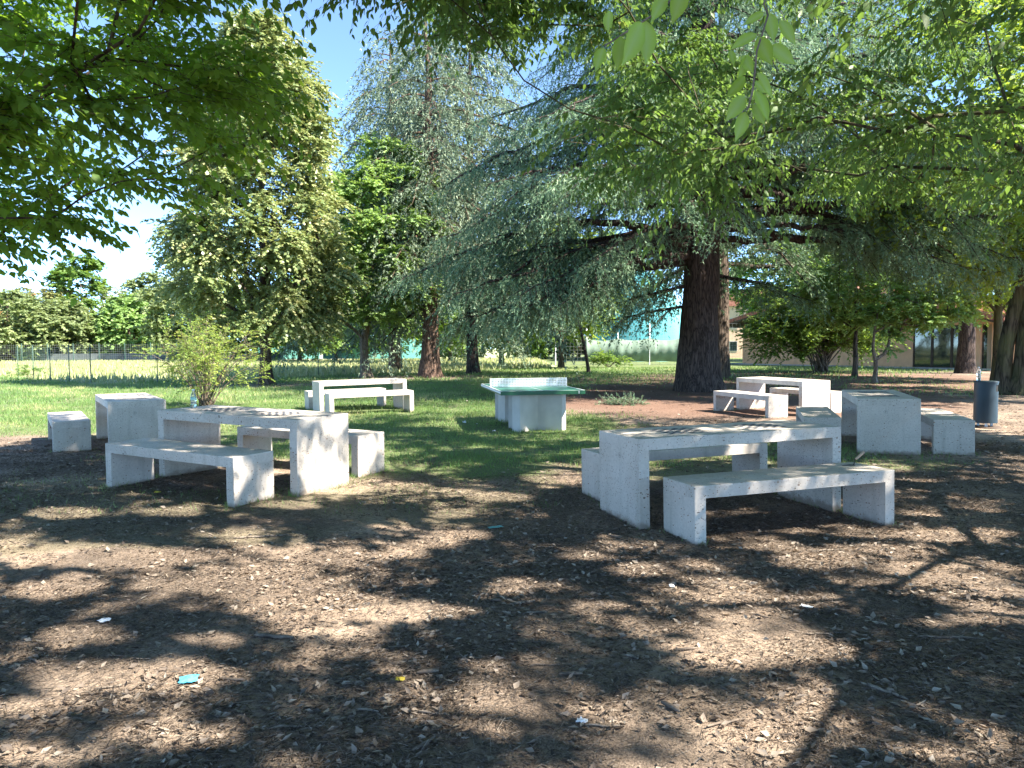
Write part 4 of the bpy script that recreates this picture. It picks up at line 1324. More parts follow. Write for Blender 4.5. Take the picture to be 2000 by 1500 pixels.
shrub('shrub', 'sunlit straggly shrub with small yellow green leaves and bare dead twigs on the left lawn', G(400, 797), 1.75, 2.35, 34, 91, leafm='lf_shrub', ll=0.062, K=5, n=12, nt=210, tl=0.42, dead=9, sr=0.017, z0=0.12)
shrub('shrub', 'large dark multi-stemmed shrub with bright leafy top before the beige wall', G(1603, 727), 3.9, 4.8, 44, 92, leafm='lf_green', ll=0.17, K=14, n=16, nt=300, sr=0.04, z0=0.5)
shrub('shrub', 'low weedy bush at the foot of the left wire fence', G(60, 741), 0.8, 0.8, 10, 93, leafm='lf_green', ll=0.08, K=4, n=9, nt=30, sr=0.008)
shrub('shrub', 'low dark bush before the green windscreen fence left of the cedar trunk', G(1187, 717), 1.6, 1.1, 16, 94, leafm='lf_green', ll=0.14, K=6, n=10, nt=50, sr=0.02)


# fallen cedar branch heap
def heap():
    rg = np.random.RandomState(6); p = G(1217, 790)
    root = empty('fallen_branch', p); tag(root, 'fallen cedar branch with dark green needles lying on the reddish soil', 'branch')
    a = rg.rand(140) * 6.28; rr = rg.rand(140) ** 0.5
    C = np.stack([rr * np.cos(a) * 0.55, rr * np.sin(a) * 0.35, 0.02 + 0.05 * (1 - rr)], 1)
    D = unit(rg.randn(140, 3) * np.array([1, 1, 0.3]) + np.array([0, 0, 0.3]))
    n = 9; t = rg.rand(140, n) * 0.3
    pos = (C[:, None] + D[:, None] * t[..., None]).reshape(-1, 3); pos[:, 2] = np.maximum(pos[:, 2], 0.02)
    PP = np.repeat(pos, 3, 0); dd = unit(np.repeat(np.repeat(D, n, 0), 3, 0) + rg.randn(len(PP), 3) * 0.6)
    V, Fl, k = leaves(PP, dd, rg.randn(len(PP), 3), 0.06, 0.012, BLADE)
    mesh_np('needles', V, Fl, M['ndl_dark'], root, rnd=np.repeat(rg.rand(len(PP)), 3))
    V, Q = segs(C, C + D * 0.25, 0.008, 0.003, 5)
    mesh_np('wood', V, [Q], M['twig'], root)


heap()

# leaning sapling trunk
LS = G(1150, 729)
rgs2 = np.random.RandomState(19)
tree('broadleaf_tree', 'thin dark leaning sapling between the sweeping limbs and the cyan dome', 'sapling', LS,
     [(0, 0, 0), (-0.15, 0, 1.0), (-0.4, 0, 2.2), (-0.75, 0, 3.6), (-1.0, 0, 5.0)], [0.11, 0.09, 0.075, 0.06, 0.03], ell_targets(rgs2, (-1.0, 0, 5.6), (1.5, 1.4, 1.4), 26, 0.3),
     bark='bark_cedar', leafm='lf_lime', K=7, tl=0.6, n=10, ll=0.15, seed=84, start=3)

# ------------------------------------------------------------------ background trees: kinds built once, then copied
def far_tree(kind, seed, H, Rr, h0, tr, leafm, nt=70, ll=0.3, K=8, n=12, bark='bark_brown', prof=None, **kw):
    return dict(kind=kind, seed=seed, H=H, R=Rr, h0=h0, tr=tr, leafm=leafm, nt=nt, ll=ll, K=K, n=n, bark=bark, prof=prof, kw=kw)


def columnar(f): return 0.45 + 0.55 * math.sin(math.pi * min(1, f * 0.9 + 0.08))


BG = [  # px, base y or depth, H, R, h0, leaf, label, bark, prof, leaf size
    (-40, 100, 11.5, 6.0, 0.6, 'lf_far', 'pale bushy tree at the far left edge beyond the field', None),
    (78, 100, 10.0, 6.5, 0.6, 'lf_red', 'round tree with rusty orange patches beyond the field at the left', None),
    (18, 88, 9.0, 5.0, 0.4, 'lf_far', 'bushy green tree at the far left just behind the field fence', None),
    (122, 92, 8.0, 4.5, 0.4, 'lf_far', 'low pale green tree left of the tall narrow tree', None),
    (255, 96, 8.5, 4.5, 0.4, 'lf_ash', 'low green tree just right of the thin birch', None),
    (162, 104, 14.5, 4.4, 0.8, 'lf_green', 'tall narrow dark green tree beyond the field, highest of the far left row', columnar),
    (305, 104, 12.5, 5.5, 0.8, 'lf_far', 'pale green rounded tree beyond the field right of the bare birch', None),
    (372, 88, 11.5, 5.0, 1.2, 'lf_far', 'hazy green tree beyond the field just left of the linden', None),
    (455, 80, 9.0, 4.6, 1.4, 'lf_green', 'dark green tree beyond the field behind the linden trunk', None),
    (585, 74, 9.0, 4.6, 1.6, 'lf_green', 'dense green tree behind the gap right of the linden trunk', None),
    (655, 82, 13, 5.0, 1.6, 'lf_ash', 'light green tall tree far behind the ash', None),
    (765, 66, 10, 4.6, 1.6, 'lf_green', 'dark leafy tree behind the ash trunk', None),
    (880, 70, 12.5, 5.0, 1.8, 'lf_green', 'leafy tree far behind the pale cedar trunk', None),
    (980, 56, 9.5, 4.4, 2.2, 'lf_green', 'green tree with dark trunk behind the table tennis net', None),
    (1096, 51, 10.5, 4.2, 2.4, 'lf_lime', 'yellow green tree with brown trunk in the gap right of the sweeping limbs', None),
    (925, 96, 10, 5.5, 0.6, 'lf_green', 'dark green bushy tree closing the gap left of the table tennis table', None),
    (1045, 92, 9.5, 5.5, 0.6, 'lf_green', 'green bushy tree closing the gap behind the table tennis table', None),
    (840, 100, 10, 5.5, 0.6, 'lf_green', 'green bushy tree far beyond the pale cedar trunk', None),
    (1130, 104, 9.5, 5.0, 0.6, 'lf_far', 'pale green tree behind the left side of the cyan dome', None),
    (1190, 90, 15.5, 5.5, 5.0, 'lf_ash', 'tall light green tree far behind the cyan dome', None),
    (1520, 78, 13.5, 5.0, 4.6, 'lf_green', 'green tree rising behind the left end of the beige building', None),
    (1640, 70, 14.0, 5.0, 4.2, 'lf_lime', 'sunlit yellow green tree behind the middle of the beige building', None),
    (1790, 66, 15.0, 5.2, 4.0, 'lf_green', 'green tree behind the roof above the glass front', None),
    (1880, 58, 17.0, 5.6, 4.0, 'lf_lime', 'tall bright yellow green tree behind the dark conifer', None),
    (2030, 44, 15.0, 5.5, 3.0, 'lf_lime', 'bright yellow green tree beyond the right edge behind the twin trunks', None),
]
for i, (px, Y, H, Rr, h0, lf, lab, prof) in enumerate(BG):
    p = AT(px, 700, Y); p.z = 0
    l = max(0.17, Y * 0.0036)
    nt_ = 110 if Y < 70 else 95
    round_tree('background_tree', lab, p, H, Rr, h0, 0.22, 200 + i, nt=nt_, leafm=lf, K=15, n=16, ll=l, prof=prof, group='broadleaf trees closing the view', sides=12, seg=1.0)


# bare birch in the far row
def birch():
    p = AT(224, 700, 96); p.z = 0
    rg = np.random.RandomState(2); root = empty('birch_tree', p)
    tag(root, 'thin bare looking birch with pale upright twigs beyond the field', 'birch tree')
    tg = [(r * 2.4 * math.cos(a), r * 2.0 * math.sin(a), 2.0 + f * 7.4) for f, r, a in prof_targets(rg, 0, 1, columnar, 90)]
    trunk = [(0, 0, 0), (0, 0, 2), (0.1, 0, 4), (0, 0, 6), (0, 0, 8.5)]
    nodes, par, tips = skeleton(rg, trunk, tg, 0.8, sag=-0.05, start=1)
    r = skel_radii(nodes, par, tips, 0.02, 5, [0.14, 0.12, 0.09, 0.06, 0.03])
    ii = np.arange(5, len(nodes))
    V, Q = join_vq([trunk_tube(trunk, [0.14, 0.12, 0.09, 0.06, 0.03], 10), segs(nodes[par[ii]], nodes[ii], r[ii], r[ii] * 0.8, 4)])
    mesh_np('trunk', V, [Q], M['wall_white'], root)
    (V, Fl, rn), _ = sprays(rg, np.array(tg), np.tile([0, 0, 1.0], (len(tg), 1)), 3, 0.9, 5, 0.0, 0.4, 1, 0.22, 0.2)
    mesh_np('crown', V, Fl, M['lf_far'], root, rnd=rn)


birch()


# ------------------------------------------------------------------ near sprig of the overhead tree, close to the camera
LEAF_NEAR_T = []
for u_ in (0, 0.12, 0.3, 0.5, 0.7, 0.85, 1.0):
    w_ = 0.0 if u_ in (0, 1.0) else (math.sin(math.pi * u_ ** 0.72)) * 0.5 * (1 if u_ < 0.8 else 0.75)
    LEAF_NEAR_T.append((u_, w_))


def sprig():
    root = next(o for o in SC.objects if o.name.startswith('hackberry_tree') and 'roofing' in o.get('label', ''))
    rg = np.random.RandomState(12)
    base = Vector(root.location)
    specs = [  # px, py of leaf base, direction of the tip in the picture, length in px, depth
        (1178, 92, (-0.35, 1), 48, 1.15), (1212, 70, (-0.05, 1), 68, 1.12), (1252, 42, (-0.35, 1), 88, 1.1), (1262, 40, (0.05, 1), 84, 1.12),
        (1300, -12, (-0.5, 1), 60, 1.1), (1335, -30, (-0.25, 1), 80, 1.08), (1190, 20, (-0.1, 1), 44, 1.2), (1560, -15, (-0.2, 1), 30, 1.1),
        (1492, 24, (-0.8, 0.45), 46, 1.25), (1500, 24, (0.25, 1), 58, 1.22), (1522, 40, (0.7, 0.9), 58, 1.25), (1478, 66, (-1, 0.5), 58, 1.22),
        (1480, 72, (0.5, 1), 62, 1.2), (1503, 90, (0.9, 0.55), 66, 1.24), (1462, 106, (-0.35, 1), 54, 1.22), (1450, 108, (0.55, 0.9), 40, 1.22),
        (1478, 142, (0.75, 1), 62, 1.2), (1455, 148, (-0.7, 0.9), 58, 1.22), (1455, 186, (-0.7, 0.95), 62, 1.2), (1474, 176, (0.55, 1), 68, 1.18),
        (1470, 204, (0.6, 0.9), 48, 1.2), (1456, 218, (-0.3, 1), 60, 1.2), (1474, 160, (1, 0.8), 36, 1.25), (1426, 98, (0.3, 1), 30, 1.3)]
    Vs, Fs, Rn = [], [], []; o = 0
    for (px, py, (dx, dy), ln, Y) in specs:
        p0 = AT(px, py, Y); nrm = math.hypot(dx, dy)
        p1 = AT(px + dx / nrm * ln, py + dy / nrm * ln, Y + rg.uniform(-0.012, 0.02))
        d = p1 - p0; L = d.length * 1.02; d.normalize()
        view = Vector((0, -1, 0)); n = (view + Vector((rg.randn() * 0.35, 0, 0.15 + rg.randn() * 0.3))).normalized()
        s = n.cross(d).normalized(); n = d.cross(s)
        wd = L * rg.uniform(0.42, 0.56)
        for (u, wv) in LEAF_NEAR_T:
            bend = -0.12 * u * u * L
            c = p0 + d * (u * L) + n * bend
            for k in (-1, 0, 1):
                q = c + s * (k * wv * wd * 1.0) + n * (abs(k) * wv * wd * 0.18)
                Vs.append(q - base)
        for a in range(len(LEAF_NEAR_T) - 1):
            for b_ in (0, 1):
                Fs.append((o + a * 3 + b_, o + a * 3 + b_ + 1, o + a * 3 + 4 + b_, o + a * 3 + 3 + b_))
        o += 3 * len(LEAF_NEAR_T); v0 = rg.rand() * 0.45; Rn += [v0, 1.0, v0] * len(LEAF_NEAR_T)
    mesh_np('hanging_leaves', np.array([tuple(v) for v in Vs]), [np.array(Fs)], M['lf_near'], root, rnd=np.array(Rn), smooth=True)
    lst = []
    for path in ([(1492, 8), (1500, 30), (1490, 62), (1478, 100), (1474, 145), (1470, 178), (1460, 215)], [(1420, -30), (1340, -28), (1290, 20), (1255, 42), (1215, 68), (1180, 90)]):
        pts = [AT(a, b, 1.2) - base for a, b in path]
        pts = [pts[0] + Vector((0.5, -0.3, 1.6)), pts[0] + Vector((0.12, 0.0, 0.5))] + pts
        lst.append(tube([tuple(q) for q in pts], [0.004, 0.003] + [0.0016] * len(path), 6))
    V, Q = join_vq(lst)
    mesh_np('twig', V, [Q], M['twig'], root)


sprig()


# ------------------------------------------------------------------ fences
def wire_fence(name, label, a, b, posts, H=1.75, dx=0.10, dz=0.13, wr=0.0016, post_r=0.021, wm='wire', pm='post', cat='fence'):
    a = Vector((a[0], a[1], 0)); b = Vector((b[0], b[1], 0)); d = b - a; L = d.length; ang = math.atan2(d.y, d.x)
    root = empty(name, a, ang); tag(root, label, cat)
    n = int(L / dx); xs = np.linspace(0, L, n)
    z0 = np.stack([xs, 0 * xs, 0 * xs + 0.03], 1); z1 = z0.copy(); z1[:, 2] = H - 0.1
    zs = np.arange(0.05, H - 0.05, dz)
    h0 = np.stack([0 * zs, 0 * zs, zs], 1); h1 = h0.copy(); h1[:, 0] = L
    V, Q = join_vq([segs(z0, z1, wr, wr, 3), segs(h0, h1, wr, wr, 3)])
    mesh_np('wire_mesh', V, [Q], M[wm], root)
    for u in posts:
        V, Q = lathe([(post_r, -0.3), (post_r, H), (0.0, H + 0.01)], 10)
        o = mesh_np('post', V, [Q], M[pm], root); o.location = (u, 0, 0)
    return root


def upto(L, st, o=0.0): return list(np.arange(o, L + 0.01, st))


L1 = math.hypot(9.1, 8.5)
wire_fence('wire_fence', 'green wire mesh fence running away along the left edge of the lawn', FENCE[1], FENCE[0], upto(L1, 3.0, 3.0))
L2 = math.hypot(FENCE[3][0] - FENCE[1][0], FENCE[3][1] - FENCE[1][1])
wire_fence('wire_fence', 'green wire mesh fence with slim posts behind the linden and the ash', FENCE[1], FENCE[3], upto(L2, 2.75, 0.0))
# far tennis fence with windscreen
fa, fb = G(1085, 713), G(1445, 712)
wf = wire_fence('court_fence', 'tall wire court fence with sagging dark green windscreen left of the cedar trunk', fa, fb, upto((fb - fa).length, 2.6), H=3.4, dx=0.3, dz=0.3, wr=0.006, post_r=0.05, wm='wire_grey', pm='steel')
Lf = (fb - fa).length
n = 160; xs = np.linspace(2.6, Lf - 2.6, n); sag = np.abs(np.sin(math.pi * xs / 2.6)) ** 0.7; top = 2.25 - 0.22 * sag; bot = 0.22 + 0.10 * sag * (0.6 + 0.4 * np.sin(xs))
V = np.concatenate([np.stack([xs, 0 * xs - 0.06 + 0.03 * np.sin(xs * 9), bot], 1), np.stack([xs, 0 * xs - 0.06, top], 1)])
Q = np.array([(i, i + 1, n + i + 1, n + i) for i in range(n - 1)])
o = mesh_np('windscreen', V, [Q], M['screen'], wf)
sol = o.modifiers.new('s', 'SOLIDIFY'); sol.thickness = 0.01
V, Q = lathe([(0.07, -0.3), (0.07, 3.0), (0.0, 3.01)], 12)
gp = mesh_np('fence_post', V, [Q], M['post']); gp.location = G(1421, 713); gp.location.z = 0
gp.location.x -= 0.0
tag(gp, 'thick dark green fence post standing right of the cedar trunks', 'fence post')
# dark low wall and fence beyond the field
bm = bmesh.new(); box(bm, (-75, 88.0, -0.2), (-28, 88.3, 1.05)); o = obj_bm('boundary_wall', bm, M['wall_dark']); tag(o, 'long low dark wall along the far side of the dry field', 'wall')
wire_fence('field_fence', 'thin grey wire fence beyond the dry field at the far left', (-72, 84), (-30, 84), upto(42, 3.0), H=2.3, dx=0.25, dz=0.25, wr=0.006, post_r=0.04, wm='wire_grey', pm='post')
bm = bmesh.new(); box(bm, (-22, 84, 0.3), (-9, 84.1, 2.6)); o = obj_bm('sheet_screen', bm, M['teal']); tag(o, 'turquoise sheet screen glimpsed between the trunks behind the ash', 'screen')
bm = bmesh.new(); box(bm, (-33, 92, 0.2), (-24.5, 92.1, 2.6)); o = obj_bm('sheet_screen', bm, M['teal']); tag(o, 'turquoise sheet screen behind the shrub left of the linden trunk', 'screen')


# ------------------------------------------------------------------ dome
def dome():
    root = empty('sports_dome', (13.4, 76, 0), R(-14)); tag(root, 'large cyan air supported sports dome beyond the court fence', 'dome')
    Wd, Hd, Ln = 5.0, 9.4, 26.0; n = 28
    prof = [(-Wd * math.cos(math.pi * i / n) * (1 if True else 1), Hd * math.sin(math.pi * i / n) ** 0.85) for i in range(n + 1)]
    m = 14; V = []; Q = []
    for k in range(m + 1):
        y = Ln * k / m
        for (x, z) in prof: V.append((x + 0.0, y, z + 0.05 * math.sin(k * math.pi)))
    for k in range(m):
        for i in range(n): a = k * (n + 1) + i; Q.append((a, a + 1, a + n + 2, a + n + 1))
    mesh_np('membrane', np.array(V), [np.array(Q)], M['dome_pale'], root, smooth=True)
    V = []; Q = []; rr = 8
    for j in range(rr + 1):
        s = 1 - j / rr; by = -2.8 * math.sqrt(max(0, 1 - s * s))
        for (x, z) in prof: V.append((x * s, by, z * s))
    for j in range(rr):
        for i in range(n): a = j * (n + 1) + i; Q.append((a, a + 1, a + n + 2, a + n + 1))
    mesh_np('end_wall', np.array(V), [np.array(Q)], M['dome_cyan'], root, smooth=True)


dome()


# ------------------------------------------------------------------ buildings
def prism_y(bm, outline, y0, y1):
    """extrude an (x,z) outline from y0 to y1"""
    lo = [bm.verts.new((x, y0, z)) for x, z in outline]; hi = [bm.verts.new((x, y1, z)) for x, z in outline]
    n = len(outline)
    bm.faces.new(lo); bm.faces.new(hi[::-1])
    for i in range(n): bm.faces.new((lo[i], hi[i], hi[(i + 1) % n], lo[(i + 1) % n]))


def park_building():
    a = G(1450, 711); b = G(1780, 718.5)
    d = (b - a); ang = math.atan2(d.y, d.x); root = empty('park_building', a, ang)
    tag(root, 'low beige building with red tiled roof and dark glass front at the right', 'building')
    inv = Matrix.Rotation(-ang, 3, 'Z')

    def X(px):  # where the sight line at px meets the facade line
        r_ = ray(px, 700); # solve a + s*d = t*r
        det = d.x * (-r_.y) - d.y * (-r_.x)
        s = ((0 - a.x) * (-r_.y) - (0 - a.y) * (-r_.x)) / det
        return s * d.length

    def Z(px, py):
        s = X(px) / d.length; p = a + d * s; r_ = ray(px, py); return CAM_H + r_.z * (p.y / r_.y)
    xg0, xg1, xc1, xs1, xd1, xe = X(1782), X(1897), X(1914), X(1924), X(1950), X(1985)
    Hw = 3.2
    z_r = Z(1965, 628); x_r = X(1968); z_m = Z(1827, 600); x_m = X(1827)
    sl = (z_m - z_r) / (x_r - x_m)
    x_p = x_m - (x_m - 0) * 0.42; z_p = z_r + sl * (x_r - x_p)
    xl = -1.5; z_l = max(3.2, z_p - sl * (x_p - xl))
    top = lambda x: (z_r + sl * (x_r - x) if x > x_p else z_p - sl * (x_p - x)) - 0.05
    dep = 12
    for nm, x0, x1 in (('wall', 0, xg0), ('wall', xg1, xc1), ('wall', xd1 - (xd1 - xs1) * 0.55, xe)):
        pts = [(x0, -0.2), (x1, -0.2), (x1, top(x1) - 0.12)] + ([(x_p, top(x_p) - 0.12)] if x0 < x_p < x1 else []) + [(x0, top(x0) - 0.12)]
        bm = bmesh.new(); prism_y(bm, pts, 0, 0.3 if nm == 'wall' else 0.3); obj_bm('wall', bm, M['wall_beige'], root)
    zt = 2.75
    for x0, x1 in ((xg0, xg1), (xc1, xd1 - (xd1 - xs1) * 0.55)):
        bm = bmesh.new(); prism_y(bm, [(x0, zt), (x1, zt), (x1, top(x1) - 0.12), (x0, top(x0) - 0.12)], 0.002, 0.3); obj_bm('wall', bm, M['wall_beige'], root)
    bm = bmesh.new(); box(bm, (-0.0, 0.31, -0.2), (xe, dep, 2.7)); obj_bm('wall', bm, M['soffit'], root)
    nW = 3
    for k in range(nW):
        x0 = xg0 + (xg1 - xg0) * k / nW; x1 = xg0 + (xg1 - xg0) * (k + 1) / nW
        bm = bmesh.new(); f = 0.07
        box(bm, (x0, 0.05, 0.05), (x0 + f, 0.2, zt)); box(bm, (x1 - f, 0.05, 0.05), (x1 - 0.003, 0.2, zt)); box(bm, (x0 + f, 0.05, zt - f), (x1 - f, 0.2, zt - 0.002)); box(bm, (x0 + f, 0.05, 0.05), (x1 - f, 0.2, 0.05 + f))
        w_ = obj_bm('window', bm, M['soffit'], root)
        bm = bmesh.new(); box(bm, (x0 + f, 0.10, 0.05 + f), (x1 - f, 0.12, zt - f)); obj_bm('pane', bm, M['glass'], w_)
    bm = bmesh.new(); box(bm, (xc1, 0.2, 0), (xs1, 0.25, zt)); dd = obj_bm('door', bm, M['glass'], root)
    bm = bmesh.new(); box(bm, (xs1 + 0.02, 0.15, 0), (xd1 - (xd1 - xs1) * 0.57, 0.22, zt)); obj_bm('door', bm, M['handle_wood'], root)
    bm = bmesh.new(); box(bm, (-0.2, -1.2, -0.1), (xe + 1, -0.003, 0.06)); obj_bm('plinth', bm, M['stone_kerb'], root)
    oh = 1.1
    for (x0, z0, x1, z1) in ((xl, z_l, x_p, z_p), (x_p, z_p, x_r + 0.3, z_r - 0.3 * sl)):
        bm = bmesh.new(); prism_y(bm, [(x0, z0), (x1, z1), (x1, z1 + 0.30), (x0, z0 + 0.30)], -oh, dep + 0.5); rf = obj_bm('roof', bm, M['roof'], root)
        bm = bmesh.new(); prism_y(bm, [(x0, z0 - 0.13), (x1, z1 - 0.13), (x1, z1 - 0.004), (x0, z0 - 0.004)], -oh + 0.02, dep); obj_bm('eave', bm, M['soffit'], root)


park_building()


def house(label, x, y, wdt, dep, h, rh, wall, rot=0.0, roof='roof'):
    root = empty('house', (x, y, 0), rot); tag(root, label, 'house', 'houses beyond the field and park')
    bm = bmesh.new(); box(bm, (-wdt / 2, 0, -0.2), (wdt / 2, dep, h)); obj_bm('wall', bm, M[wall], root)
    bm = bmesh.new(); prism_y(bm, [(-wdt / 2 - 0.5, h + 0.002), (wdt / 2 + 0.5, h + 0.002), (wdt / 2 + 0.3, h + 0.3), (wdt * 0.02, h + rh), (-wdt / 2 - 0.3, h + 0.3)], -0.5, dep + 0.5); rf = obj_bm('roof', bm, M[roof], root)
    bm = bmesh.new(); box(bm, (wdt * 0.2, dep * 0.4, h + rh * 0.3), (wdt * 0.2 + 0.6, dep * 0.4 + 0.6, h + rh + 0.7)); obj_bm('chimney', bm, M['wall_peach'], rf)
    n = max(2, int(wdt / 3))
    for k in range(n):
        cx = -wdt / 2 + wdt * (k + 0.5) / n
        for zc in ([1.5] if h < 4.5 else [1.5, 4.4]):
            bm = bmesh.new(); box(bm, (cx - 0.5, -0.06, zc - 0.65), (cx + 0.5, -0.002, zc + 0.65)); wi = obj_bm('window', bm, M['stone_kerb'], root)
            bm = bmesh.new(); box(bm, (cx - 0.42, -0.075, zc - 0.57), (cx + 0.42, -0.0605, zc + 0.57)); obj_bm('pane', bm, M['glass'], wi)


def hx(px, Y): return (px - 1000) / F_PX * Y


house('white house with red roof behind the orange tinted tree', hx(60, 115), 115, 15, 9, 4.6, 2.2, 'wall_white', 0.1)
house('small peach house left of the tall narrow tree beyond the field', hx(105, 100), 100, 7, 7, 2.9, 1.6, 'wall_peach', -0.1)
house('long low white house between the far trees beyond the field', hx(205, 104), 104, 8, 6, 3.0, 0.9, 'wall_white', 0.0)
house('pale house with red roof behind the tree left of the linden', hx(290, 118), 118, 12, 9, 4.6, 2.2, 'wall_peach', 0.15)
house('white house glimpsed below the branches right of the linden trunk', hx(590, 100), 100, 10, 8, 3.0, 1.4, 'wall_white', 0.0)
house('house with long red roof seen above the windscreen right of the cedar trunk', hx(1458, 92), 92, 13, 9, 6.6, 2.2, 'wall_peach', -0.15)
house('pale house with red roof seen left of the huge cedar trunk behind the dome', hx(1330, 98), 98, 9, 9, 5.0, 2.0, 'wall_peach', -0.1)


# ------------------------------------------------------------------ parked van at the back of the lawn left
# ------------------------------------------------------------------ ground cover
def in_view(x, y, m=1.0): return (np.abs(x) < y * 0.74 + m)


def blocked(x, y):
    """inside a leg or support footprint (skip), rough"""
    return np.zeros(len(x), bool)


def scatter(rg, y0, y1, n, power=1.0):
    u = rg.rand(n) ** power
    y = y0 + (y1 - y0) * u
    x = rg.uniform(-1, 1, n) * (y * 0.76 + 2.2)
    return x, y


def leaf_litter():
    rg = np.random.RandomState(44)
    xs, ys, ss = [], [], []
    for (y0, y1, n, s) in ((1.5, 4.5, 150000, 0.95), (4.5, 8.5, 175000, 1.0), (8.5, 14, 80000, 1.3), (14, 30, 40000, 2.0)):
        x, y = scatter(rg, y0, y1, n)
        xs.append(x); ys.append(y); ss.append(np.full(n, s))
    x, y, s = map(np.concatenate, (xs, ys, ss))
    den = vnoise(x, y, 1.1, 3, 7) * 0.75 + vnoise(x, y, 0.3, 2, 8) * 0.35
    g, nd_, f = zones(x, y)
    keep = (rg.rand(len(x)) < sstep(0.33, 0.60, den) * 0.95 + 0.06) & (f < 0.3) & (rg.rand(len(x)) > g * 0.85) & (rg.rand(len(x)) > nd_ * 0.6)
    x, y, s = x[keep], y[keep], s[keep]; n = len(x)
    z = gz(x, y) + rg.uniform(0.001, 0.012, n)
    a = rg.rand(n) * 6.283
    # litter lies streaked roughly across the view, as raked by wind
    D = np.stack([np.cos(a) * 1.3, np.sin(a), rg.randn(n) * 0.22], 1)
    N = np.stack([rg.randn(n) * 0.45, rg.randn(n) * 0.45, np.ones(n)], 1)
    big = rg.rand(n)
    big = np.where((y < 5.5) & (vnoise(x, y, 0.7, 2, 12) > 0.52), np.minimum(1, big + 0.07), big)
    L = np.where(big > 0.93, rg.uniform(0.03, 0.055, n), rg.uniform(0.008, 0.028, n)) * s
    W = np.where(big > 0.93, L * rg.uniform(0.6, 1.1, n), L * rg.uniform(0.2, 0.6, n))
    T = (np.array([[0, 0, 0.0], [0.35, 0.3, 0.10], [1, 0, 0.16], [0.35, -0.3, 0.12], [0.5, 0, -0.02]]), np.array([[0, 1, 4], [1, 2, 4], [2, 3, 4], [3, 0, 4]]))
    V, Fl, k = leaves(np.stack([x, y, z], 1), D, N, L, W, T)
    rn = np.repeat(np.clip(rg.rand(n) ** 1.15 * 0.95 + (big > 0.975) * 0.2, 0, 1), k)
    o = mesh_np('leaf_litter', V, Fl, M['litter'], rnd=rn); tag(o, 'dry brown leaf litter strewn over the bare soil', 'leaf litter', kind='stuff')
    # needles and fine twigs
    x, y = scatter(rg, 1.5, 11, 250000, 0.9)
    den = vnoise(x, y, 0.9, 3, 9); k_ = rg.rand(len(x)) < sstep(0.35, 0.6, den) * 0.9 + 0.1
    g, nd_, f = zones(x, y); k_ &= rg.rand(len(x)) > g
    x, y = x[k_], y[k_]; n = len(x); z = gz(x, y) + rg.uniform(0.001, 0.012, n); a = rg.rand(n) * 6.283
    L = rg.uniform(0.02, 0.085, n); D = np.stack([np.cos(a), np.sin(a), rg.randn(n) * 0.12], 1)
    P = np.stack([x, y, z], 1)
    V, Q = segs(P, P + D * L[:, None], 0.0010 + 0.0006 * rg.rand(n), 0.0008, 3)
    o = mesh_np('needle_litter', V, [Q], M['litter'], rnd=np.repeat(rg.rand(n) ** 1.3, 6)); tag(o, 'fallen needles and fine twigs covering the soil', 'needles', kind='stuff')


leaf_litter()


def sticks():
    rg = np.random.RandomState(55)
    spots = [(1203, 1040, 0.13, 0.011, -0.5, 'pale broken stick lying left of the near right bench'), (1020, 1173, 0.16, 0.010, 0.25, 'longest pale stick on the litter in the middle foreground'),
             (968, 1169, 0.06, 0.010, -0.2, None), (1048, 1196, 0.13, 0.007, 0.15, None), (1235, 1286, 0.07, 0.010, -0.5, None), (836, 1316, 0.10, 0.012, 0.35, None),
             (1115, 1322, 0.11, 0.010, 0.1, None), (1310, 1385, 0.10, 0.011, -0.8, None), (840, 1235, 0.14, 0.008, 0.5, None), (1075, 1300, 0.20, 0.004, 0.2, None),
             (455, 1328, 0.13, 0.006, -0.1, None), (535, 1243, 0.22, 0.011, 0.05, 'thick dark fallen stick between two sunlit patches at lower left'), (510, 1052, 0.45, 0.007, 0.35, None), (215, 1343, 0.12, 0.005, 0.4, None),
             (830, 1455, 0.13, 0.008, 0.9, None), (720, 1390, 0.10, 0.006, -0.4, None), (845, 1395, 0.16, 0.006, -0.3, None), (1645, 1250, 0.07, 0.009, 0.3, None),
             (1725, 1355, 0.2, 0.009, -1.0, None), (1610, 1235, 0.24, 0.005, 0.1, None), (1485, 1200, 0.09, 0.007, -0.6, None), (1850, 1245, 0.3, 0.006, -0.15, None),
             (1620, 1065, 0.3, 0.006, 0.1, None), (1420, 1415, 0.18, 0.006, 0.5, None), (960, 1240, 0.25, 0.004, 0.45, None), (1340, 1270, 0.12, 0.007, 0.2, None),
             (1180, 1420, 0.16, 0.005, -0.2, None), (70, 1290, 0.12, 0.006, -0.5, None), (560, 1420, 0.14, 0.005, 0.2, None), (1560, 1380, 0.1, 0.008, 0.9, None), (1715, 912, 0.3, 0.006, 0.05, None), (1090, 1235, 0.14, 0.006, -0.6, None)]
    for (px, py, L, r, a, lab) in spots:
        n = 7; u = np.linspace(-0.5, 0.5, n)
        P = np.stack([u * L, np.cumsum(rg.randn(n)) * L * 0.03, np.abs(rg.randn(n)) * 0.002 + r * 0.8], 1)
        V, Q = tube(P, r * np.array([0.55, 0.9, 1, 0.95, 1, 0.85, 0.5]) * rg.uniform(0.85, 1.1, n), 8)
        o = mesh_np('stick', V, [Q], M['twig'] if rg.rand() < 0.5 else M['bark_pale'], smooth=True)
        p = G(px, py); o.location = (p.x, p.y, float(gz(p.x, p.y)) + 0.004); o.rotation_euler = (0, 0, a + rg.randn() * 0.1)
        tag(o, lab or 'thin dry brown stick lying flat on the leaf litter', 'stick', 'dry sticks on the litter')


sticks()


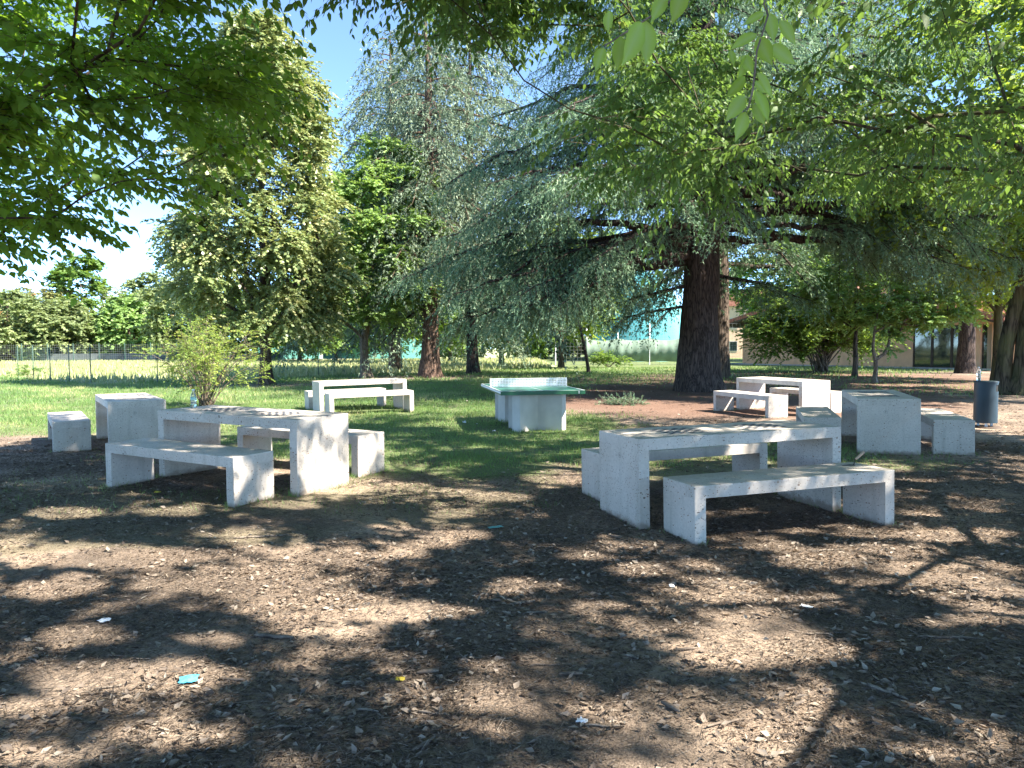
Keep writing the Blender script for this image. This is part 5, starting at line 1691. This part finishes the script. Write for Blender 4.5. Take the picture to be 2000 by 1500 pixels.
def grass():
    rg = np.random.RandomState(66)
    # short lawn grass, blades grow wider with distance so that the count stays bounded
    bands = [(6.5, 9, 22000, 0.045, 0.006), (9, 14, 90000, 0.065, 0.009), (14, 20, 90000, 0.08, 0.013), (20, 32, 90000, 0.10, 0.022), (32, 52, 60000, 0.13, 0.045)]
    Ps, Ls, Ws = [], [], []
    for (y0, y1, n, h, w_) in bands:
        x, y = scatter(rg, y0, y1, n)
        g, nd_, f = zones(x, y)
        c = vnoise(x, y, 0.5, 3, 4)
        k = (rg.rand(n) < g * sstep(0.25, 0.6, c) ** 0.7 * 1.1) & (f < 0.5)
        x, y = x[k], y[k]
        Ps.append(np.stack([x, y, gz(x, y) - 0.004], 1)); Ls.append(h * rg.uniform(0.5, 1.5, len(x))); Ws.append(np.full(len(x), w_))
    fx = []
    for (rows, LL, WW) in ((TABLES, LT, WT), (BENCHES, LB, WB)):
        for (tx, ty, tz, ta, tv, _, _) in rows:
            ca, sa = math.cos(R(ta)), math.sin(R(ta))
            for x0 in (0.0, LL - TH):
                m_ = 130; e_ = rg.randint(0, 4, m_); q = rg.rand(m_); o_ = 0.012 + np.abs(rg.randn(m_)) * 0.03
                lx = np.where(e_ == 0, x0 - o_, np.where(e_ == 1, x0 + TH + o_, x0 + q * TH)); ly = np.where(e_ == 2, -o_, np.where(e_ == 3, WW + o_, q * WW)) * tv
                fx.append(np.stack([tx + lx * ca - ly * sa, ty + lx * sa + ly * ca], 1))
    fx = np.concatenate(fx); gg = zones(fx[:, 0], fx[:, 1])[0]; fx = fx[rg.rand(len(fx)) < 0.25 + gg]
    Ps.append(np.stack([fx[:, 0], fx[:, 1], gz(fx[:, 0], fx[:, 1]) - 0.004], 1)); Ls.append(rg.uniform(0.02, 0.10, len(fx))); Ws.append(np.full(len(fx), 0.007))
    P = np.concatenate(Ps); L = np.concatenate(Ls); W = np.concatenate(Ws); n = len(P)
    D = np.stack([rg.randn(n) * 0.45, rg.randn(n) * 0.45, np.ones(n)], 1); N = rg.randn(n, 3) * np.array([1, 1, 0.2])
    V, Fl, k = leaves(P, D, N, L, W, BLADE)
    dry = vnoise(P[:, 0], P[:, 1], 1.6, 4, 6)
    rn = np.repeat(np.clip(rg.rand(n) * 0.6 + sstep(0.42, 0.68, dry) * 0.5, 0, 1), 3)
    o = mesh_np('grass', V, Fl, M['grass'], rnd=rn); tag(o, 'short green lawn grass between the concrete tables', 'grass', kind='stuff')
    # tall dry grass of the field beyond the fence
    x = rg.uniform(-75, 3, 60000); y = rg.uniform(31, 86, 60000)
    f = fence_side(x, y); k = (f > 0.1) & (x < 3) & (np.abs(x) < y * 0.76)
    x, y = x[k], y[k]; n = len(x); P = np.stack([x, y, np.full(n, -0.01)], 1)
    D = np.stack([rg.randn(n) * 0.3, rg.randn(n) * 0.3, np.ones(n)], 1)
    V, Fl, k = leaves(P, D, rg.randn(n, 3) * np.array([1, 1, 0.2]), rg.uniform(0.15, 0.5, n), 0.05 + 0.0012 * y, BLADE)
    o = mesh_np('field_grass', V, Fl, M['dry_grass'], rnd=np.repeat(rg.rand(n), 3)); tag(o, 'tall dry yellow green grass of the field beyond the fence', 'grass', kind='stuff')


grass()
